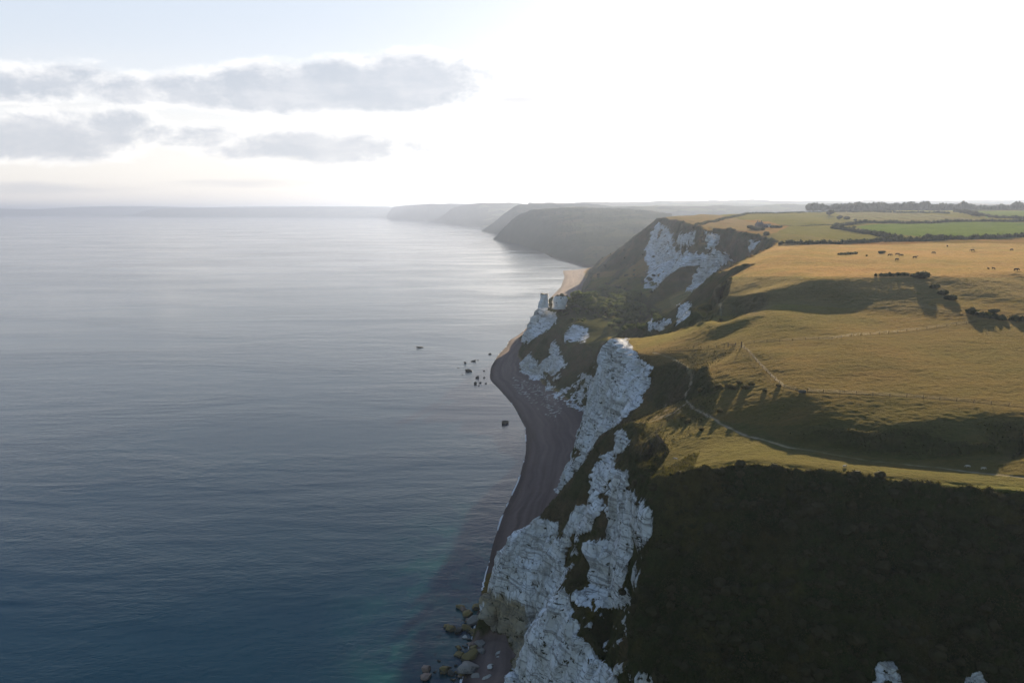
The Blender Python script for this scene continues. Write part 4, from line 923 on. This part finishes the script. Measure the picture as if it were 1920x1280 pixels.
# chalk pinnacles on the undercliff
def pinnacle(u, v, D, hgt, w0, w1, label, seed, cap=False):
    p = T(u, v, D); V, Fc = ICO[4]; V = V.copy(); z = (V[:, 2] + 1) / 2
    rr = np.minimum(np.hypot(V[:, 0], V[:, 1]), 1); ang = np.arctan2(V[:, 1], V[:, 0])
    zz = np.clip((V[:, 2] + .75) / 1.5, 0, 1); rad = (w0 * (1 - zz) + w1 * zz) * np.minimum(1, rr * 1.6)
    X = np.cos(ang) * rad; Y = np.sin(ang) * rad; Z = zz * hgt
    n = fbm(X / 2.6 + seed, Y / 2.6, Z / 5, 4, seed); nb = fbm(X / 9, Y / 9, Z / 1.1, 3, seed + 5)
    k = 1 + .45 * n + .14 * nb; V = np.stack([X * k + zz * w1 * .3, Y * k, Z * (1 + .12 * n)], -1)
    o = obj('rock_pinnacle', mesh_np('rock_pinnacle', V, Fc, True), CHALKM); o.location = (p[0], p[1], p[2] - 2.5)
    return tag(o, label, 'rock')
def chalk_thing():
    m = bpy.data.materials.new('chalk_pinnacle'); m.use_nodes = True; t = NT(m.node_tree); bs = m.node_tree.nodes['Principled BSDF']; bs.inputs['Roughness'].default_value = .95
    geo = t.node('ShaderNodeNewGeometry'); pos = geo.outputs['Position']; nz = t.sep(geo.outputs['Normal'])[2]; n = t.noise(pos, .25, 6, .65)
    c = t.mix(t.ss(n, .4, .65), (.70, .70, .70), (.50, .49, .46)); c = t.mix(t.ss(t.m('ADD', nz, t.m('MULTIPLY', n, .9)), .95, 1.15), c, (.06, .055, .028))
    t.l.new(c, bs.inputs['Base Color']); return m
CHALKM = chalk_thing()
pinnacle(1019, 572, 800, 16, 6.0, 4.2, 'tall narrow chalk pinnacle standing on the seaward edge of the undercliff', 4)
pinnacle(1049, 574, 800, 15, 9.5, 6.5, 'broad chalk knoll with scrub on top, right of the narrow pinnacle', 9)
for u, v, r in [(1046, 552, 3), (1054, 550, 3.4), (1061, 553, 3)]:
    p = T(u, v + 3, 800); bush((p[0], p[1], p[2] - 1.0), r, 'scrub clump on top of the broad chalk knoll', 'scrub on the chalk knoll')
# ------------------------------------------------------------------ cattle and sheep
def skin_mesh(name, verts, edges, radii, mat, root=0, sub=1):
    me = bpy.data.meshes.new(name); me.from_pydata(verts, edges, []); o = bpy.data.objects.new(name, me); C.objects.link(o)
    m = o.modifiers.new('s', 'SKIN'); m.use_smooth_shade = True
    for i, r in enumerate(radii): o.data.skin_vertices[0].data[i].radius = r if isinstance(r, tuple) else (r, r)
    o.data.skin_vertices[0].data[root].use_root = True
    s2 = o.modifiers.new('d', 'SUBSURF'); s2.levels = sub; s2.render_levels = sub
    bpy.context.view_layer.update(); dg = bpy.context.evaluated_depsgraph_get(); new = bpy.data.meshes.new_from_object(o.evaluated_get(dg)); bpy.data.objects.remove(o)
    new.name = name; new.materials.clear(); new.materials.append(mat); return new
def beast(graze, mat, k=1.0):
    hd = [(1.35, 0, 1.15), (1.62, 0, .62 if graze else 1.35), (1.85, 0, .22 if graze else 1.25)] if graze else [(1.3, 0, 1.3), (1.55, 0, 1.5), (1.9, 0, 1.38)]
    vs = [(0, 0, 1.0), (-.75, 0, 1.05), (.75, 0, 1.0)] + hd; ed = [(0, 1), (0, 2), (2, 3), (3, 4), (4, 5)]; ra = [(.42, .40), (.34, .36), (.36, .38), .22, .15, .10]
    def leg(top, x, y, hind):
        n = len(vs)
        vs.extend([(x, y, .72), (x + (-.12 if hind else .02), y, .40), (x + (-.04 if hind else 0), y, .03)]); ed.extend([(top, n), (n, n + 1), (n + 1, n + 2)]); ra.extend([.15, .085, .065])
    for y in (.2, -.2): leg(1, -.8, y, True); leg(2, .72, y, False)
    n = len(vs); vs.extend([(-1.2, 0, .95), (-1.25, 0, .45)]); ed.extend([(1, n), (n, n + 1)]); ra.extend([.05, .04])
    vs2 = [tuple(c * k for c in v) for v in vs]; ra2 = [tuple(c * k for c in r) if isinstance(r, tuple) else r * k for r in ra]
    return skin_mesh('cow' if k == 1 else 'sheep', vs2, ed, ra2, mat)
COWS = [beast(True, HIDE), beast(False, HIDE)]; SHEEP = beast(True, WOOL, .5)
for u, v, rz, gz, lb in [(1668, 480, 0, 0, 'dark brown cow grazing at the left end of the herd'), (1682, 478.5, 0, 0, 'dark cow grazing behind another in the touching pair of the herd'), (1689, 480.5, .2, 0, 'dark cow grazing on the right of the touching pair of the herd'), (1681, 488.5, .4, 0, 'dark cow nearest the camera in the left herd'),
                         (1715, 484.5, 0, 1, 'large black cow standing alone right of the left herd'), (1751, 475.5, 3.3, 0, 'dark cow grazing midway along the pasture'), (1776, 463, 1.2, 1, 'small distant brown cow high on the pasture, behind the others'), (1823.5, 471, 2.2, 0, 'lone cow grazing on the greener right part of the pasture'),
                         (1896, 470, .3, 0, 'dark cow furthest right on the upper pasture'), (1853, 505, 1.4, 1, 'small brown calf above the scarp edge, left of the other calf'), (1863, 505, 1.8, 1, 'brown calf with raised head above the scarp edge'), (1905, 508, .1, 0, 'brown cow grazing right at the scarp edge near the frame edge')]:
    p = gat(u, v, lo=300); o = obj('cow', COWS[gz]); o.location = (p[0], p[1], p[2] - .05); o.rotation_euler = (0, 0, rz); sc_ = .8 if 'calf' in lb else 1.15; o.scale = (sc_,) * 3
    tag(o, lb, 'cow', 'cattle on the pasture')
for u, v, rz, lb in [(1267, 862, 2.5, 'pale sheep on the green headland near the cliff fence'), (1583, 876, .5, 'sheep on the lit strip behind the brow'), (1815, 876, 3, 'left sheep of the two near the right edge track'), (1843, 880, 0, 'right sheep of the two near the right edge track')]:
    p = gat(u, v); o = obj('sheep', SHEEP); o.location = p; o.rotation_euler = (0, 0, rz); tag(o, lb, 'sheep', 'sheep on the headland')
# ------------------------------------------------------------------ fences, trough, gate
def bxm(bm, c, s, rz=0, m=None):
    mt = Matrix.Translation(c) @ Matrix.Rotation(rz, 4, 'Z') @ Matrix.Diagonal((*s, 1)); bmesh.ops.create_cube(bm, size=1, matrix=(m @ mt) if m else mt)
_pm = bmesh.new(); bxm(_pm, (0, 0, .45), (.09, .09, 1.3)); bmesh.ops.bevel(_pm, geom=_pm.edges[:], offset=.02, segments=1); POST = bpy.data.meshes.new('post'); _pm.to_mesh(POST); _pm.free(); POST.materials.append(WOODM)
def fence(pts, label, step=4.2, rails=False, cap=98):
    P = [gat(*q) for q in pts]; root = empty('fence', P[0]); tag(root, label, 'fence', 'stock fences on the meadow'); pos = []
    for a, b in zip(P[:-1], P[1:]):
        n = max(1, int(math.hypot(b[0] - a[0], b[1] - a[1]) / step))
        for i in range(n): k = i / n; x = a[0] + (b[0] - a[0]) * k; y = a[1] + (b[1] - a[1]) * k; pos.append(Vector((x, y, height(x, y))))
    pos.append(Vector(P[-1])); pos = pos[:cap]
    o0 = Vector(P[0])
    for p in pos:
        q = obj('post', POST, None, root); q.location = p - o0; q.rotation_euler = (rng.uniform(-.04, .04), rng.uniform(-.04, .04), rng.uniform(0, 1))
    bm = bmesh.new()
    for a, b in zip(pos[:-1], pos[1:]):
        for hz in ((.35, .7, 1.1) if rails else (.4, .75, 1.1)):
            d = b - a; mid = (a + b) / 2 - o0 + Vector((0, 0, hz)); th = .09 if rails else .022
            bmesh.ops.create_cube(bm, size=1, matrix=Matrix.Translation(mid) @ d.to_track_quat('X', 'Z').to_matrix().to_4x4() @ Matrix.Diagonal((d.length, th if not rails else .04, th, 1)))
    bm_obj('rail' if rails else 'wire', bm, WOODM if rails else WIRE, root)
fence([(1225, 658), (1300, 653), (1390, 648.5)], 'wire fence from the clifftop to the meadow corner post')
fence([(1390, 648.5), (1560, 636), (1700, 621), (1830, 603)], 'long wire fence rising right from the meadow corner post', 4.6)
fence([(1390, 650), (1430, 690), (1470, 727), (1494, 733)], 'wire fence slanting down from the meadow corner to the trough', 4.0)
fence([(1514, 734), (1700, 745), (1925, 765)], 'wire fence running right from the trough across the meadow', 4.4)
fence([(1262, 782), (1240, 800), (1215, 828), (1203, 848), (1199, 880)], 'clifftop fence following the edge of the near headland', 2.4)
fence([(1228, 817), (1236, 824), (1243, 832), (1218, 833)], 'short wooden rail pen beside the clifftop fence', 2.0, True)
fence([(1352, 596), (1356, 580), (1352, 562), (1350, 545)], 'short fence climbing beside the path at the shaded scarp', 3.0)
def trough():
    p = gat(1504, 736); root = empty('water_trough', p); tag(root, 'dark blue-green water trough where the two meadow fences meet', 'trough')
    bm = bmesh.new(); L_, B_, H_ = 2.1, .8, .75
    bxm(bm, (0, 0, .15), (L_, B_, .08)); bxm(bm, (0, B_ / 2, H_ / 2 + .1), (L_, .06, H_)); bxm(bm, (0, -B_ / 2, H_ / 2 + .1), (L_, .06, H_))
    bxm(bm, (L_ / 2 - .03, 0, H_ / 2 + .1), (.06, B_ - .07, H_)); bxm(bm, (-L_ / 2 + .03, 0, H_ / 2 + .1), (.06, B_ - .07, H_)); bm_obj('tank', bm, TROUGHM, root)
    bm = bmesh.new(); bxm(bm, (0, 0, .72), (L_ - .14, B_ - .08, .02)); bm_obj('water', bm, GLASS, root)
    for sx in (-1, 1):
        bm = bmesh.new(); bxm(bm, (sx * .8, 0, .05), (.12, .7, .12)); bm_obj('foot', bm, WOODM, root)
trough()
def gate():
    p = gat(1372, 649.5); root = empty('gate', p, .15); tag(root, 'wooden field gate in the wire fence left of the meadow corner post', 'gate')
    for sx in (-1.7, 1.7):
        bm = bmesh.new(); bxm(bm, (sx, 0, .75), (.2, .2, 1.9)); bm_obj('post', bm, WOODM, root)
    bm = bmesh.new()
    for z in (.3, .6, .9, 1.2): bxm(bm, (0, 0, z), (3.1, .05, .1))
    for x in (-1.5, 0, 1.5): bxm(bm, (x, .05, .75), (.1, .04, 1.05))
    bm_obj('leaf', bm, WOODM, root)
gate()
bm = bmesh.new(); bxm(bm, (0, 0, 1.1), (.28, .28, 2.4)); bxm(bm, (0, 0, 2.33), (.34, .34, .06)); o = bm_obj('corner_post', bm, WOODM); o.location = gat(1390, 651); tag(o, 'stout corner post where three meadow fences meet', 'post')
# ------------------------------------------------------------------ cottage group on the clifftop field
def house(name, u, v, w, d, hw, hr, rz, label, wall, roofm, chim=True, wins=3):
    p = gat(u, v, lo=500); root = empty(name, (p[0], p[1], p[2] - .2), rz); tag(root, label, 'cottage' if name != 'shed' else 'shed')
    bm = bmesh.new(); bxm(bm, (0, 0, hw / 2), (w, d, hw))
    for sx in (-1, 1):
        a = [bm.verts.new((sx * w / 2, y, z)) for y, z in ((-d / 2, hw), (d / 2, hw), (0, hw + hr))]; bm.faces.new(a if sx > 0 else a[::-1])
    bm_obj('wall', bm, wall, root)
    bm = bmesh.new()
    for s_ in (-1, 1):
        y0, y1 = s_ * (d / 2 + .35), 0; z0, z1 = hw - .25, hw + hr + .12
        c = [(-w / 2 - .3, y0, z0), (w / 2 + .3, y0, z0), (w / 2 + .3, y1, z1), (-w / 2 - .3, y1, z1)]
        lo = [bm.verts.new(q) for q in c]; hi = [bm.verts.new((q[0], q[1], q[2] + .18)) for q in c]
        bm.faces.new(hi); bm.faces.new(lo[::-1])
        for i in range(4): bm.faces.new((lo[i], lo[(i + 1) % 4], hi[(i + 1) % 4], hi[i]))
    bmesh.ops.recalc_face_normals(bm, faces=bm.faces[:]); rf = bm_obj('roof', bm, roofm, root)
    if chim:
        for x in (-w * .36, w * .3)[:2 if w > 8 else 1]:
            bm = bmesh.new(); bxm(bm, (x, 0, hw + hr + .8), (1.1, .8, 2.6)); bxm(bm, (x, 0, hw + hr + 2.2), (1.3, 1.0, .2)); bm_obj('chimney', bm, STONE, rf)
    for i in range(wins):
        x = (i + .5) / wins * w * .9 - w * .45
        for z in ((hw * .3, hw * .75) if hw > 4.5 else (hw * .5,)):
            bm = bmesh.new(); bxm(bm, (x, -d / 2 - .02, z), (.9, .08, 1.0)); bm_obj('window', bm, GLASS, root)
    bm = bmesh.new(); bxm(bm, (w * .45, -d / 2 - .03, 1.0), (.9, .1, 2.0)); bm_obj('door', bm, WOODM, root)
    return root
house('cottage', 1423.5, 428, 9.5, 7, 5.6, 3.2, .25, 'tall grey stone cottage with chimneys on the clifftop field', STONE, SLATE)
house('cottage', 1433, 427, 8.5, 6, 3.0, 2.4, .2, 'low grey wing cottage right of the tall stone cottage', STONE, SLATE, False, 2)
house('shed', 1442, 425, 4.2, 3.6, 2.8, 1.2, .1, 'small white-walled shed at the right end of the cottages', WHITE, SLATE, False, 1)
for u, v, r, lb in [(1406, 428, 4.5, 'low dark bush left of the clifftop cottages'), (1412, 430, 4.5, 'bush in front left of the tall stone cottage'), (1419, 432, 4.5, 'bush straight in front of the tall stone cottage'), (1448, 427, 3.6, 'dark bush just right of the white-walled shed'), (1455, 427, 3.8, 'dark bush second right of the white-walled shed'), (1461, 427, 3.4, 'dark bush furthest right of the clifftop cottages'), (1430, 431, 3.2, 'small bush in front of the low wing cottage')]:
    bush(gat(u, v, lo=500), r, lb, 'garden bushes round the cottages', wide=1.4)
for u, v, r, lb in [(1367, 433, 5, 'wind-cut bush on the lip of the far cliff, biggest of three'), (1375, 434, 4, 'wind-cut bush on the lip of the far cliff, right of the biggest'), (1340, 432, 3.4, 'wind-cut bush on the lip of the far cliff, left of the biggest'), (1437, 441, 5, 'dark bush at the head of the pale gully near the far cliff')]:
    bush(gat(u, v, lo=500), r, lb, 'bushes on the far cliff lip', wide=1.2)
# ------------------------------------------------------------------ surf along the water's edge
def surf():
    V = []; Fq = []
    prev = None
    for j in range(len(DD)):
        D = DD[j]
        if D < 205 or D > 1200: continue
        row = HT[j]; w_ = np.where((row[:-1] < .03) & (row[1:] >= .03))[0]
        if not len(w_): prev = None; continue
        i = w_[0]; k = (.03 - row[i]) / (row[i + 1] - row[i]); x = (SS[i] + k * (SS[1] - SS[0])) * D
        n = vnoise(np.array([D / 9.]), np.array([3.]), None, 4)[0]; n2 = vnoise(np.array([D / 2.2]), np.array([8.]), None, 5)[0]
        wid = max(0, (.10 if D < 420 else -.25) + .75 * n + .25 * n2)
        if wid < .12: prev = None; continue
        a = len(V); V += [(x - wid - .1 + .15 * n2, D, .05), (x + .12, D, .07)]
        if prev is not None: Fq.append((prev, prev + 1, a + 1, a))
        prev = a
    tag(obj('surf', mesh_np('surf', np.array(V), np.array(Fq)), FOAM), 'thin white line of foam breaking along the beach', 'foam', kind='stuff')
surf()
